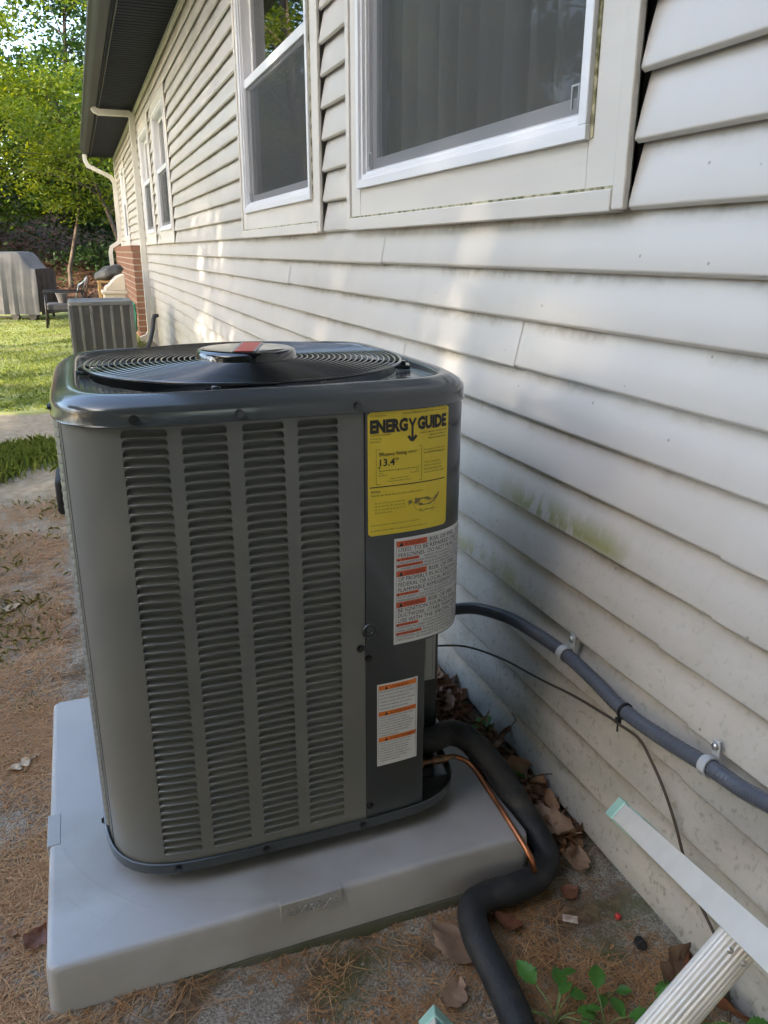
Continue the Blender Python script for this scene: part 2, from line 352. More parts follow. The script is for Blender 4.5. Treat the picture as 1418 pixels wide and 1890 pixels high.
# ground: grey sand, brown humus, needles far off; the bank behind is leaf litter
def groundmat():
    m, nt, b = newmat('sandy_ground'); N = nt.nodes; L = nt.links
    b.inputs['Roughness'].default_value = 0.95; b.inputs['Specular IOR Level'].default_value = 0.2
    geo = N.new('ShaderNodeNewGeometry'); sep = N.new('ShaderNodeSeparateXYZ'); L.new(geo.outputs['Position'], sep.inputs[0])
    def nz(s, d=6):
        n = N.new('ShaderNodeTexNoise'); n.inputs['Scale'].default_value = s; n.inputs['Detail'].default_value = d; n.inputs['Roughness'].default_value = 0.65
        L.new(geo.outputs['Position'], n.inputs['Vector']); return n.outputs['Fac']
    def mr(src, a, bb):
        n = N.new('ShaderNodeMapRange'); n.inputs[1].default_value = a; n.inputs[2].default_value = bb; L.new(src, n.inputs[0]); return n.outputs[0]
    def mx(f, a, c):
        n = N.new('ShaderNodeMix'); n.data_type = 'RGBA'; L.new(f, n.inputs[0])
        if isinstance(a, tuple): n.inputs[6].default_value = (*a, 1)
        else: L.new(a, n.inputs[6])
        n.inputs[7].default_value = (*c, 1); return n.outputs[2]
    c = mx(mr(nz(210, 4), 0.40, 0.60), (0.20, 0.165, 0.125), (0.47, 0.405, 0.33))
    c = mx(mr(nz(520, 2), 0.62, 0.68), c, (0.70, 0.64, 0.55))
    c = mx(mr(nz(430, 2), 0.64, 0.70), c, (0.05, 0.035, 0.025))
    c = mx(mr(nz(7, 9), 0.50, 0.62), c, (0.15, 0.10, 0.06))
    c = mx(mr(nz(28, 9), 0.54, 0.62), c, (0.27, 0.18, 0.105))
    c = mx(mr(nz(3.1), 0.58, 0.72), c, (0.13, 0.125, 0.05))
    far = mr(sep.outputs['Y'], 1.8, 3.0)
    sandc = mx(mr(nz(20), 0.4, 0.65), (0.42, 0.35, 0.255), (0.31, 0.24, 0.15))
    n = N.new('ShaderNodeMix'); n.data_type = 'RGBA'; L.new(far, n.inputs[0]); L.new(c, n.inputs[6]); L.new(sandc, n.inputs[7]); c = n.outputs[2]
    bank = mr(sep.outputs['Y'], 16.5, 18.5)
    lit = mx(mr(nz(5, 8), 0.4, 0.65), (0.14, 0.075, 0.045), (0.055, 0.035, 0.022))
    n = N.new('ShaderNodeMix'); n.data_type = 'RGBA'; L.new(bank, n.inputs[0]); L.new(c, n.inputs[6]); L.new(lit, n.inputs[7]); c = n.outputs[2]
    L.new(c, b.inputs['Base Color'])
    bp = N.new('ShaderNodeBump'); bp.inputs['Strength'].default_value = 1.0; bp.inputs['Distance'].default_value = 0.008
    L.new(nz(240, 5), bp.inputs['Height']); L.new(bp.outputs[0], b.inputs['Normal'])
    return m
M['ground'] = groundmat()
M['lawn'] = pmat('lawn_turf', (0.18, 0.22, 0.055), (0.28, 0.29, 0.10), rough=0.9, scale=5, detail=8, bump=0.8, bscale=90, c3=(0.22, 0.20, 0.075), s3=1.4)
M['bankleaf'] = leafmat('bank_leaf', (0.07, 0.035, 0.02), (0.15, 0.085, 0.05), 0.15, 0.7)

# ================================================================== SETTING: ground and lawn
def sst(a, b, x):
    t = max(0.0, min(1.0, (x - a) / (b - a))); return t * t * (3 - 2 * t)
def g(x, y):
    h = 0.007 * noise.noise(Vector((x * 3.1, y * 3.1, 0.3))) + 0.0045 * noise.noise(Vector((x * 11, y * 11, 4.3))) + 0.0022 * noise.noise(Vector((x * 31, y * 31, 1.3)))
    h -= 0.022 * sst(0.15, 0.6, x) * sst(0.1, -0.08, y)
    h -= 0.006 * sst(0.0, -0.3, x)
    if y > 17: h += 3.4 * sst(17, 35, y) + 0.12 * noise.noise(Vector((x * 0.5, y * 0.5, 2)))
    if x < -9: h += 0.5 * sst(-9, -20, x)
    return h
xs = np.concatenate([np.linspace(-120, -12, 14)[:-1], np.linspace(-12, -1.0, 34)[:-1], np.arange(-1.0, 1.06, 0.016), np.linspace(1.2, 12, 8), np.linspace(20, 120, 8)])
ys = np.concatenate([np.linspace(-90, -4, 9)[:-1], np.linspace(-4, -0.65, 12)[:-1], np.arange(-0.65, 2.0, 0.016), np.linspace(2.05, 6.0, 60), np.linspace(6.3, 40, 70), np.linspace(45, 160, 12)])
V = [(float(x), float(y), g(float(x), float(y))) for y in ys for x in xs]
nx = len(xs)
F = [(j*nx+i, j*nx+i+1, (j+1)*nx+i+1, (j+1)*nx+i) for j in range(len(ys)-1) for i in range(nx-1)]
mb = MB(); mb.v = V; mb.f = F
tag(mb.build('ground', M['ground'], None, 180), kind='structure')

def lawn_edge(x): return 5.55 + 0.12 * math.sin(x * 2.3) + 0.25 * noise.noise(Vector((x * 1.7, 0, 0))) - 0.25 * sst(-1.0, 0.3, x)
lx = np.concatenate([np.linspace(-60, -8, 14)[:-1], np.linspace(-8, 0.72, 60)])
ts = np.linspace(0, 1, 60) ** 1.5
V = []
for t in ts:
    for x in lx:
        y0 = lawn_edge(float(x)); y = y0 + t * (17.6 + 0.6 * noise.noise(Vector((float(x) * 0.8, 3, 0))) - y0)
        V.append((float(x), y, g(float(x), y) + 0.010 - (0.014 if t == 0 else 0)))
nx = len(lx)
mb = MB(); mb.v = V; mb.f = [(j*nx+i, j*nx+i+1, (j+1)*nx+i+1, (j+1)*nx+i) for j in range(len(ts)-1) for i in range(nx-1)]
tag(mb.build('lawn', M['lawn'], None, 180), kind='structure')

def blades(name, pts, h0, h1, wid, mat, label=None, lean=0.5, rng=RNG):
    # pts (N,3); a bent tapering blade of two quads
    N = len(pts); a = rng.uniform(0, 2*np.pi, N); hh = rng.uniform(h0, h1, N); le = rng.normal(0, lean, N) * hh
    d = np.stack([np.cos(a), np.sin(a), 0*a], 1); w = np.stack([-np.sin(a), np.cos(a), 0*a], 1) * wid * rng.uniform(0.7, 1.3, (N, 1))
    z = np.array([0, 0, 1.0])
    p0 = pts; p1 = pts + d * (le * 0.35)[:, None] + z * (hh * 0.6)[:, None]; p2 = pts + d * le[:, None] + z * (hh * np.clip(1 - 0.3*np.abs(le/hh), 0.3, 1))[:, None]
    q = np.stack([p0 - w, p0 + w, p1 + w * 0.75, p2, p1 - w * 0.75], 1)
    me = quads_mesh(name, q, 5); o = link_mesh(name, me, mat)
    return o
def scatter(n, x0, x1, y0, y1, dens=None):
    out = []
    while len(out) < n:
        x = random.uniform(x0, x1); y = random.uniform(y0, y1)
        if dens is None or random.random() < dens(x, y): out.append((x, y, g(x, y)))
    return np.array(out)
def d_lawn(x, y):
    return (1.0 if y > lawn_edge(x) + 0.05 else 0.25 if y > lawn_edge(x) - 0.12 else 0) * min(1, (6.2 / y) ** 1.6) * (0.45 + 0.55 * sst(-0.2, 0.3, noise.noise(Vector((x*1.5, y*1.5, 7)))))
tag(blades('lawn_grass', scatter(60000, -3.4, 0.9, 5.3, 15, d_lawn), 0.02, 0.05, 0.0026, M['grassblade']), 'short sunlit lawn grass beyond the sand strip', 'grass', kind='stuff')
def d_patch(x, y):
    return sst(0.0, 0.35, 0.35 + noise.noise(Vector((x*2.2, y*2.2, 3))) - abs(y - 3.75 - 0.25 * x) * 0.75)
tag(blades('grass_tuft', scatter(9000, -1.6, -0.02, 2.9, 4.5, d_patch), 0.04, 0.10, 0.0024, M['grassblade'], lean=0.45), 'rough green grass patch growing between sand and needle litter', 'grass', kind='stuff')
def d_thin(x, y): return sst(-0.15, 0.5, noise.noise(Vector((x*3.1, y*3.1, 9))))
tag(blades('sparse_grass', scatter(2200, -0.9, -0.01, 0.9, 3.1, d_thin), 0.012, 0.032, 0.0007, M['drygrass'], lean=0.9), 'thin yellowing grass sprouts on the needle-strewn ground', 'grass', kind='stuff')

# ================================================================== HOUSE
house = thing('house', 'long one-storey house with off-white lap siding and dark soffit', 'house', (1.0, 6.0, 0.0))
Z0, PIT = 0.0175, 0.0985
YA, YB = -3.2, 15.3
ZS = 2.735
# (outer y0, y1, z0, z1)
WINS = [(0.089, 1.533, 1.200, 2.49), (1.837, 3.316, 1.200, 2.49), (6.48, 7.78, 1.205, 2.47), (8.16, 9.45, 1.205, 2.47), (12.6, 13.75, 1.205, 2.45)]
JOINTS = {9: [0.442], 7: [-0.21], 6: [-0.21], 3: [-0.194], 12: [2.095], 11: [1.252], 8: [1.094, -2.1], 10: [2.4]}
def profile(z, dx):
    return [(1.0290 + dx, z + 0.0265), (1.0285 + dx, z + 0.023), (1.0105 + dx, z + 0.019), (1.0088 + dx, z + 0.0022), (1.0074 + dx, z - 0.0010), (1.0012 + dx, z + 0.0036), (1.0002 + dx, z + 0.0050), (1.0 + dx, z + 0.0075), (1.0085 + dx, z + 0.05), (1.0195 + dx, z + 0.098), (1.0240 + dx, z + 0.1165)]
for k in range(28):
    z = Z0 + PIT * k
    js = JOINTS.get(k, [])
    if k not in JOINTS: js = [random.uniform(-3, 0.6) if k > 13 else random.uniform(1.6, 3.6)]
    allj = []
    for j in js:
        allj += [j + 3.66 * n for n in range(-2, 6)]
    if k == 8: allj = [-2.57, 1.094, 4.75, 8.4, 12.1]
    if k == 9: allj = [-3.2, 0.442, 4.1, 7.76, 11.4]
    cuts = sorted([YA] + [j for j in allj if YA + 0.3 < j < YB - 0.3] + [YB])
    for si in range(len(cuts) - 1):
        a, b = cuts[si], cuts[si + 1]
        par = (len(cuts) - si) % 2
        segs = [(a, b)]
        for (w0, w1, wz0, wz1) in WINS:
            if z + PIT > wz0 + 0.02 and z < wz1 - 0.01:
                new = []
                for (p, q) in segs:
                    if q <= w0 - 0.0025 or p >= w1 + 0.008: new.append((p, q)); continue
                    if p < w0 - 0.0025: new.append((p, w0 - 0.0025))
                    if q > w1 + 0.005: new.append((w1 + 0.005, q))
                segs = new
        for (p, q) in segs:
            if q - p < 0.01: continue
            pp = p - (0.02 if abs(p - a) < 1e-6 and p > YA else 0)     # lap over the next board
            n = max(2, int((q - pp) / 0.22) + 1)
            rings = []
            for i in range(n):
                y = pp + (q - pp) * i / (n - 1)
                w = 0.0011 * noise.noise(Vector((y * 1.3, z * 7, 0))) ; wz = 0.0012 * noise.noise(Vector((y * 0.7, z * 9, 5)))
                rings.append([(X + w - 0.0019 * par, y, Z + wz - 0.0022 * par) for (X, Z) in profile(z, 0)])
            m = MB().loft(rings, False)
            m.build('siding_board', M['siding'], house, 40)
# sheathing behind the boards, left open at the windows
m = MB(); ycur = YA
for (w0, w1, wz0, wz1) in WINS:
    m.box((1.031, ycur, 0.0), (1.06, w0 + 0.03, ZS + 0.1)); m.box((1.031, w0 + 0.03, 0.0), (1.06, w1 - 0.03, wz0 + 0.04)); m.box((1.031, w0 + 0.03, wz1 - 0.04), (1.06, w1 - 0.03, ZS + 0.1)); ycur = w1 - 0.03
m.box((1.031, ycur, 0.0), (1.06, YB, ZS + 0.1))
m.build('wall_sheathing', M['sheath'], house)
MB().box((1.004, YB - 0.002, 0.0), (6.0, YB + 0.05, ZS + 0.1)).build('end_wall', M['siding'], house)
MB().box((0.992, YB - 0.06, 0.0), (1.02, YB + 0.055, ZS)).build('corner_trim', M['white_metal'], house, bevel=0.004)
MB().box((1.004, YA - 0.05, 0.0), (6.0, YA, ZS + 0.1)).build('end_wall', M['siding'], house)
# frieze strip under the soffit
MB().box((0.990, YA, ZS - 0.045), (1.004, YB - 0.07, ZS - 0.004)).build('frieze_trim', M['white_metal'], house, bevel=0.003)
# soffit boards, fascia, gutter, roof
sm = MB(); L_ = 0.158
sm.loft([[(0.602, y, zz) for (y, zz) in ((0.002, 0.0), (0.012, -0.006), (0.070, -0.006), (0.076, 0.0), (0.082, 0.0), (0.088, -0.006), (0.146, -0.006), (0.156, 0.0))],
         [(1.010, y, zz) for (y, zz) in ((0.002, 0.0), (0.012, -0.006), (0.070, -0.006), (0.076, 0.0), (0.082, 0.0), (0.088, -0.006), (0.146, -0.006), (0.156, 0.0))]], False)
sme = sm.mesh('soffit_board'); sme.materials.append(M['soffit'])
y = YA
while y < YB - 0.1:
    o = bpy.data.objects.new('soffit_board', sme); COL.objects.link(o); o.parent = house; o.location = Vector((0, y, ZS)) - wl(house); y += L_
MB().box((0.60, YA, ZS + 0.004), (1.1, YB + 0.05, ZS + 0.02)).build('soffit_backing', M['sheath'], house)
MB().box((0.597, YA, ZS - 0.026), (0.609, YB, ZS - 0.002)).build('soffit_edge_trim', M['gutter'], house, bevel=0.003)
MB().box((0.572, YA, ZS - 0.02), (0.592, YB, ZS + 0.15)).build('fascia_board', M['soffit'], house)
gp = [(0.571, 0.115), (0.571, 0.0), (0.500, 0.0), (0.478, 0.022), (0.472, 0.05), (0.458, 0.068), (0.442, 0.078), (0.437, 0.112), (0.447, 0.116), (0.447, 0.106), (0.452, 0.080), (0.470, 0.072), (0.482, 0.05), (0.488, 0.026), (0.502, 0.006), (0.565, 0.006), (0.565, 0.115)]
gut = MB().prism([(a, ZS - 0.01 + b) for a, b in gp], 'y', YA, YB - 0.25).build('gutter', M['gutter'], house, 35)
MB().prism([(a, ZS - 0.012 + b * 1.03) for a, b in gp[:9]], 'y', YB - 0.25, YB - 0.242).build('gutter_end_cap', M['gutter'], gut)
MB().prism([(0.50, ZS + 0.13), (6.0, ZS + 2.3), (6.0, ZS + 2.38), (0.50, ZS + 0.165)], 'y', YA - 0.2, YB + 0.15).build('roof', M['roof'], house)
# downspouts
def spout(path, w=0.034, d=0.028):
    mm = MB(); P = [Vector(p) for p in path]; rings = []
    for i, pnt in enumerate(P):
        if i == 0: t = (P[1]-P[0]).normalized()
        elif i == len(P)-1: t = (P[-1]-P[-2]).normalized()
        else: t = ((P[i]-P[i-1]).normalized() + (P[i+1]-P[i]).normalized()).normalized()
        side = Vector((0, 1, 0)); nrm = t.cross(side).normalized()
        prof = []
        for (a, b) in [(-1,-1),(-0.5,-0.86),(0,-1),(0.5,-0.86),(1,-1),(1,0),(1,1),(0.5,0.86),(0,1),(-0.5,0.86),(-1,1),(-1,0)]:
            prof.append(pnt + side * a * w + nrm * b * d)
        rings.append(prof)
    return mm.loft(rings, True, True, True)
ds1 = spout([(0.54, 9.72, ZS-0.012), (0.56, 9.72, ZS-0.045), (0.60, 9.72, ZS-0.062), (0.93, 9.72, ZS-0.062), (0.962, 9.72, ZS-0.09), (0.962, 9.72, 0.16), (0.93, 9.72, 0.09), (0.84, 9.72, 0.06)], 0.042, 0.032).build('downspout', M['white_metal'], house, 30)
for zz in (1.0, 2.1): MB().box((0.927, 9.672, zz), (1.0, 9.768, zz + 0.03)).build('strap', M['white_metal'], ds1)
ds2 = spout([(0.50, 14.85, ZS-0.012), (0.50, 14.85, ZS-0.10), (0.54, 14.85, ZS-0.19), (0.90, 14.85, ZS-0.36), (0.955, 14.85, ZS-0.45), (0.955, 14.85, 1.36), (0.93, 14.85, 1.28), (0.80, 14.85, 1.20), (0.772, 14.85, 1.10), (0.79, 14.85, 0.1)], 0.042, 0.034).build('downspout', M['white_metal'], house, 30)
MB().box((0.92, 14.80, 1.9), (1.0, 14.90, 1.93)).build('strap', M['white_metal'], ds2)

# windows -----------------------------------------------------------
def window(y0, y1, z0, z1, rail, vanes, near):
    w = bpy.data.objects.new('window', None); COL.objects.link(w); w.parent = house; w.location = -wl(house); WL[w.name] = Vector((0, 0, 0))
    T = 0.115
    fy0, fy1, fz0, fz1 = y0 + T, y1 - T, z0 + T, z1 - 0.10
    xo = 0.998
    # flat boards round the frame
    MB().box((xo, fy0 + 0.006, z0 + 0.034), (1.03, fy1 - 0.006, fz0 + 0.006)).build('sill_board', M['cream'], w, bevel=0.0015)
    MB().box((xo, fy0 + 0.006, fz1 - 0.006), (1.03, fy1 - 0.006, z1)).build('head_board', M['cream'], w, bevel=0.0015)
    MB().box((xo - 0.0006, y0 + 0.034, z0 + 0.034), (1.03, fy0 + 0.005, z1)).build('jamb_board', M['cream'], w, bevel=0.0015)
    MB().box((xo - 0.0006, fy1 - 0.005, z0 + 0.034), (1.03, y1 - 0.034, z1)).build('jamb_board', M['cream'], w, bevel=0.0015)
    # raised edging
    MB().box((xo - 0.007, y0, z0), (1.003, y0 + 0.0335, z1)).build('edge_trim', M['cream'], w, bevel=0.003)
    MB().box((xo - 0.007, y1 - 0.0335, z0), (1.003, y1, z1)).build('edge_trim', M['cream'], w, bevel=0.003)
    MB().box((xo - 0.009, y0 + 0.0338, z0 - 0.003), (1.03, y1 - 0.0338, z0 + 0.0335)).build('edge_trim', M['cream'], w, bevel=0.003)
    if near:
        MB().box((xo - 0.0022, y0 + 0.034, z0 + 0.0338), (xo + 0.002, y1 - 0.034, z0 + 0.0385)).build('caulk_line', M['mould'], w)
        MB().box((xo - 0.0030, fy0 - 0.009, fz0 + 0.002), (xo + 0.002, fy0 + 0.0045, fz1)).build('caulk_line', M['mould'], w)
    # white aluminium frame, stepped
    def ring(x0, x1, a, b, c, d, t, nm, mat):
        mm = MB(); mm.box((x0, a, c), (x1, b, c + t)); mm.box((x0, a, d - t), (x1, b, d)); mm.box((x0, a, c + t), (x1, a + t, d - t)); mm.box((x0, b - t, c + t), (x1, b, d - t))
        return mm.build(nm, mat, w, bevel=0.0015)
    ring(xo - 0.012, 1.04, fy0, fy1, fz0, fz1, 0.024, 'frame', M['trimw'])
    ring(xo - 0.004, 1.045, fy0 + 0.0243, fy1 - 0.0243, fz0 + 0.0243, fz1 - 0.0243, 0.013, 'frame', M['trimw'])
    ring(xo + 0.006, 1.05, fy0 + 0.0376, fy1 - 0.0376, fz0 + 0.0376, fz1 - 0.0376, 0.008, 'frame', M['trimw'])
    a, b, c, d = fy0 + 0.046, fy1 - 0.046, fz0 + 0.046, fz1 - 0.046
    # sashes behind
    ring(1.024, 1.042, a, b, c, rail, 0.034, 'sash', M['trimw'])
    ring(1.046, 1.064, a, b, rail - 0.02, d, 0.03, 'sash', M['trimw'])
    MB().box((xo + 0.010, a, rail - 0.022), (1.0235, b, rail + 0.016)).build('meeting_rail', M['trimw'], w, bevel=0.002)
    MB().add([(1.032, a + 0.03, c + 0.03), (1.032, b - 0.03, c + 0.03), (1.032, b - 0.03, rail - 0.03), (1.032, a + 0.03, rail - 0.03)], [(0, 3, 2, 1)]).build('pane', M['glass'], w)
    MB().add([(1.054, a + 0.025, rail), (1.054, b - 0.025, rail), (1.054, b - 0.025, d - 0.025), (1.054, a + 0.025, d - 0.025)], [(0, 3, 2, 1)]).build('pane', M['glass'], w)
    # screen in the lower half
    s = MB(); s.add([(xo + 0.0145, a + 0.004, c + 0.004), (xo + 0.0145, b - 0.004, c + 0.004), (xo + 0.0145, b - 0.004, rail - 0.024), (xo + 0.0145, a + 0.004, rail - 0.024)], [(0, 1, 2, 3)])
    so = s.build('screen', M['screen'], w)
    if near:
        for yy in (a + 0.012, b - 0.036):
            cl = MB(); cl.box((xo + 0.008, yy, c + 0.012), (xo + 0.012, yy + 0.003, c + 0.05)); cl.box((xo + 0.008, yy + 0.021, c + 0.012), (xo + 0.012, yy + 0.024, c + 0.05)); cl.box((xo + 0.008, yy + 0.003, c + 0.047), (xo + 0.012, yy + 0.021, c + 0.05))
            cl.build('screen_clip', M['greylabel'], so)
    # room behind
    rm = MB(); X1 = 2.6
    rm.add([(1.066, a-.3, c-.6), (1.066, b+.3, c-.6), (1.066, b+.3, d+.3), (1.066, a-.3, d+.3), (X1, a-.3, c-.6), (X1, b+.3, c-.6), (X1, b+.3, d+.3), (X1, a-.3, d+.3)],
           [(4,5,6,7),(0,1,5,4),(1,2,6,5),(2,3,7,6),(3,0,4,7)])
    rm.build('room_lining', M['room'], w)
    if vanes:
        n = int((b - a)/0.0115); pts = []
        for q in range(n + 1):
            yv = a - 0.02 + (b - a + 0.04)*q/n; ph = 2*math.pi*yv/0.118 + 1.3*noise.noise(Vector((yv*3, 1, 0)))
            pts.append((1.112 + 0.030*math.sin(ph) + 0.008*math.sin(2.3*ph), yv + 0.012*math.cos(ph)))
        MB().loft([[(px, py, c - 0.02) for px, py in pts], [(px + 0.004*noise.noise(Vector((py*9, 4, 0))), py, d + 0.02) for px, py in pts]], False).build('curtain', M['vane'], w, 180)
    return w
for i, (a, b, c, d) in enumerate(WINS):
    window(a, b, c, d, 1.893 if i < 2 else 1.87, i == 0, i < 2)

# brick wainscot with a cap course, beyond the near downspout
bw = thing('brick_wall', 'low red brick wainscot wall behind the far downspouts', 'brick wall', (0.94, 12.0, 0))
BX, BY0, BY1 = 0.872, 10.35, 15.2
MB().box((BX + 0.006, BY0 + 0.006, 0.0), (0.998, BY1, 1.145)).build('mortar', M['mortar'], bw)
def brick(l, w, h):
    return MB().box((0, 0, 0), (w, l, h))
bl, bh, pit = 0.20, 0.062, 0.0795
meL = brick(bl, 0.06, bh).mesh('brick'); meL.materials.append(M['brick'])
meH = brick(0.055, 0.115, bh).mesh('brick'); meH.materials.append(M['brick'])
meC = brick(0.097, 0.145, 0.075).mesh('brick'); meC.materials.append(M['brick'])
far = MB()
for r_ in range(14):
    z = 0.012 + r_ * pit; off = 0.0 if r_ % 2 else -0.105
    def put(me, x, y, nm='brick'):
        o = bpy.data.objects.new(nm, me); COL.objects.link(o); o.parent = bw
        o.location = Vector((x + random.uniform(-0.0015, 0.0015), y, z)) - wl(bw)
    # end face: a header or stretcher end turned to the camera
    put(meH, BX, BY0)
    y = BY0 + 0.067 if r_ % 2 else BY0 + 0.067 + 0.105
    if not r_ % 2:
        o = bpy.data.objects.new('brick', meC); COL.objects.link(o); o.parent = bw; o.scale = (0.4, 1, bh / 0.075); o.location = Vector((BX, BY0 + 0.066, z)) - wl(bw)
    n = 0
    while y + bl < BY1:
        if n < 8: put(meL, BX, y)
        else: far.box((BX, y, z), (BX + 0.05, y + bl, z + bh))
        y += bl + 0.012; n += 1
fo = far.build('brick', M['brick'], bw); fo['kind'] = 'stuff'
y = BY0 - 0.012; n = 0
while y < BY1 - 0.1:
    o = bpy.data.objects.new('brick', meC); COL.objects.link(o); o.parent = bw; o.location = Vector((BX - 0.014, y, 1.128)) - wl(bw); y += 0.108; n += 1

# ================================================================== AIR CONDITIONER
ac = thing('air_conditioner', 'large new grey louvered air conditioner with yellow label on the plastic pad', 'air conditioner', (0.437, 0.423, 0.09))
CX, CY, HA, HB, NE = 0.437, 0.423, 0.333, 0.325, 5.5
_th = np.linspace(-np.pi/2, 1.5*np.pi, 20001)
_ex = CX + HA * np.sign(np.cos(_th)) * np.abs(np.cos(_th)) ** (2/NE); _ey = CY + HB * np.sign(np.sin(_th)) * np.abs(np.sin(_th)) ** (2/NE)
_sl = np.concatenate([[0], np.cumsum(np.hypot(np.diff(_ex), np.diff(_ey)))]); SLEN = float(_sl[-1])
def oxy(s): s = s % SLEN; return float(np.interp(s, _sl, _ex)), float(np.interp(s, _sl, _ey))
def OUT(s, z, off=0.0):
    x0, y0 = oxy(s - 0.004); x1, y1 = oxy(s + 0.004); tx, ty = x1 - x0, y1 - y0; l = math.hypot(tx, ty)
    x, y = oxy(s); return (x + ty / l * off, y - tx / l * off, z)
def s_of_x(x):     # on the front face
    lo, hi = -0.40, 0.40
    for _ in range(50):
        mid = (lo + hi) / 2
        if oxy(mid)[0] < x: lo = mid
        else: hi = mid
    return lo
def s_left_y(y):   # on the left side
    lo, hi = -0.75, -0.30
    for _ in range(50):
        mid = (lo + hi) / 2
        if oxy(mid)[1] > y: lo = mid
        else: hi = mid
    return lo
def s_right_y(y): return -s_left_y(y)
def ring(off, z, n=112): return [OUT(SLEN * i / n, z, off) for i in range(n)]
def patch(mb, s0, s1, z0, z1, off, ns, nz=1):
    b = len(mb.v)
    for j in range(nz + 1):
        for i in range(ns + 1): mb.v.append(OUT(s0 + (s1 - s0) * i / ns, z0 + (z1 - z0) * j / nz, off))
    for j in range(nz):
        for i in range(ns): mb.f.append((b+j*(ns+1)+i, b+j*(ns+1)+i+1, b+(j+1)*(ns+1)+i+1, b+(j+1)*(ns+1)+i))
    return mb
def shell(mb, s0, s1, z0, z1, off, th, ns):
    o_ = [[OUT(s0 + (s1-s0)*i/ns, z, of) for (z, of) in ((z0, off), (z1, off), (z1, off-th), (z0, off-th))] for i in range(ns+1)]
    return mb.loft(o_, True, True, True)

ZB, ZT = 0.140, 0.905
S_SEAM = s_of_x(0.5535); S_LEFT = s_left_y(0.192)
# --- base pan
m = MB()
m.loft([ring(-0.006, 0.1205), ring(0.003, 0.121), ring(0.0062, 0.1235), ring(0.0065, 0.1415), ring(0.0045, 0.1425), ring(0.003, 0.1415), ring(0.003, 0.126)], True, True, True)
pan = m.build('base_pan', M['dark'], ac, 40)
for (x, y) in ((0.2, 0.2), (0.67, 0.2), (0.2, 0.64), (0.67, 0.64)):
    MB().tube([(x, y, 0.0902), (x, y, 0.1212)], 0.03, 16).build('foot', M['blackmatte'], ac)
# --- louvered front panel
cols = [(0.192, 0.2575), (0.2745, 0.3425), (0.3625, 0.4275), (0.446, 0.5125)]
NR = 52; P0 = 0.1565; PP = (0.8950 - 0.1565) / NR
m = MB(); sc_ = [(s_of_x(a), s_of_x(b)) for a, b in cols]
edges = [S_LEFT] + [e for ab in sc_ for e in ab] + [S_SEAM]
for i in range(0, len(edges), 2):
    a, b = edges[i], edges[i+1]
    patch(m, a, b, ZB - 0.004, ZT + 0.004, 0, 22 if i == 0 else 4)
for (a, b) in sc_:
    patch(m, a, b, ZB - 0.004, P0, 0, 4); patch(m, a, b, P0 + NR * PP, ZT + 0.004, 0, 4)
    W_ = b - a; mg = 0.0012; h0, h1 = 0.0016, PP - 0.0012; r1, r2 = 0.0055, 0.0016
    outer = [(W_*t, 0) for t in (0, .25, .5, .75, 1)] + [(W_*t, PP) for t in (1, .75, .5, .25, 0)]
    hole = []
    def arc(cx, cy, r, a0, a1, n=4):
        for k in range(n+1):
            t = R(a0 + (a1-a0)*k/n); hole.append((cx + r*math.cos(t), cy + r*math.sin(t)))
    arc(mg + r2, h0 + r2, r2, 270, 180, 2); arc(mg + r1, h1 - r1, r1, 180, 90, 4)
    hole += [(W_*0.35, h1), (W_*0.65, h1)]
    arc(W_ - mg - r1, h1 - r1, r1, 90, 0, 4); arc(W_ - mg - r2, h0 + r2, r2, 0, -90, 2)
    hole += [(W_*0.65, h0), (W_*0.35, h0)]
    tri = tessellate_polygon([[Vector((x, y, 0)) for x, y in outer], [Vector((x, y, 0)) for x, y in hole]])
    pts = outer + hole; no = len(outer); nh = len(hole)
    for r_ in range(NR):
        zz = P0 + r_ * PP; bs = len(m.v)
        m.v += [OUT(a + x, zz + y) for x, y in pts]
        for t in tri:
            p = [pts[i] for i in t]; ar = (p[1][0]-p[0][0])*(p[2][1]-p[0][1]) - (p[2][0]-p[0][0])*(p[1][1]-p[0][1])
            m.f.append(tuple(bs + i for i in (t if ar > 0 else tuple(reversed(t)))))
        # returned edge of the slot
        b2 = len(m.v); m.v += [OUT(a + x, zz + y, -0.0013) for x, y in hole]
        for k in range(nh): j = (k+1) % nh; m.f.append((bs+no+k, b2+k, b2+j, bs+no+j))
# back leg of the panel edges
panel = m.build('front_panel', M['panel'], ac, 30)
sh = MB(); shell(sh, S_LEFT - 0.001, S_LEFT + 0.0005, ZB - 0.004, ZT, 0.0006, 0.006, 1); sh.build('seam', M['blackmatte'], ac)
# slats: recessed pressings, one object each, mesh shared down a column
prof = [(-0.0010, 0.0006), (0.0006, 0.0008), (0.0012, 0.0014), (0.0007, 0.0020), (-0.0030, 0.0028), (-0.0058, 0.0042), (-0.0080, 0.0074), (-0.0094, 0.0112), (-0.0102, PP + 0.0010)]
for (a, b) in sc_:
    W_ = b - a; us = [-0.02, 0.02, 0.035, 0.06, 0.3, 0.5, 0.7, 0.94, 0.965, 0.98, 1.02]; ks = [0, 0, 0.5, 1, 1, 1, 1, 1, 0.5, 0, 0]
    sm = MB(); sm.loft([[OUT(a + W_*u, dz, d if d < -0.002 else -0.0018 + (d + 0.0018)*k_) for (d, dz) in prof] for u, k_ in zip(us, ks)], False)
    me = sm.mesh('louver'); me.materials.append(M['panel']); me.shade_smooth()
    for r_ in range(NR):
        o = bpy.data.objects.new('louver', me); COL.objects.link(o); o.parent = panel; o.location = (0, 0, P0 + r_ * PP)
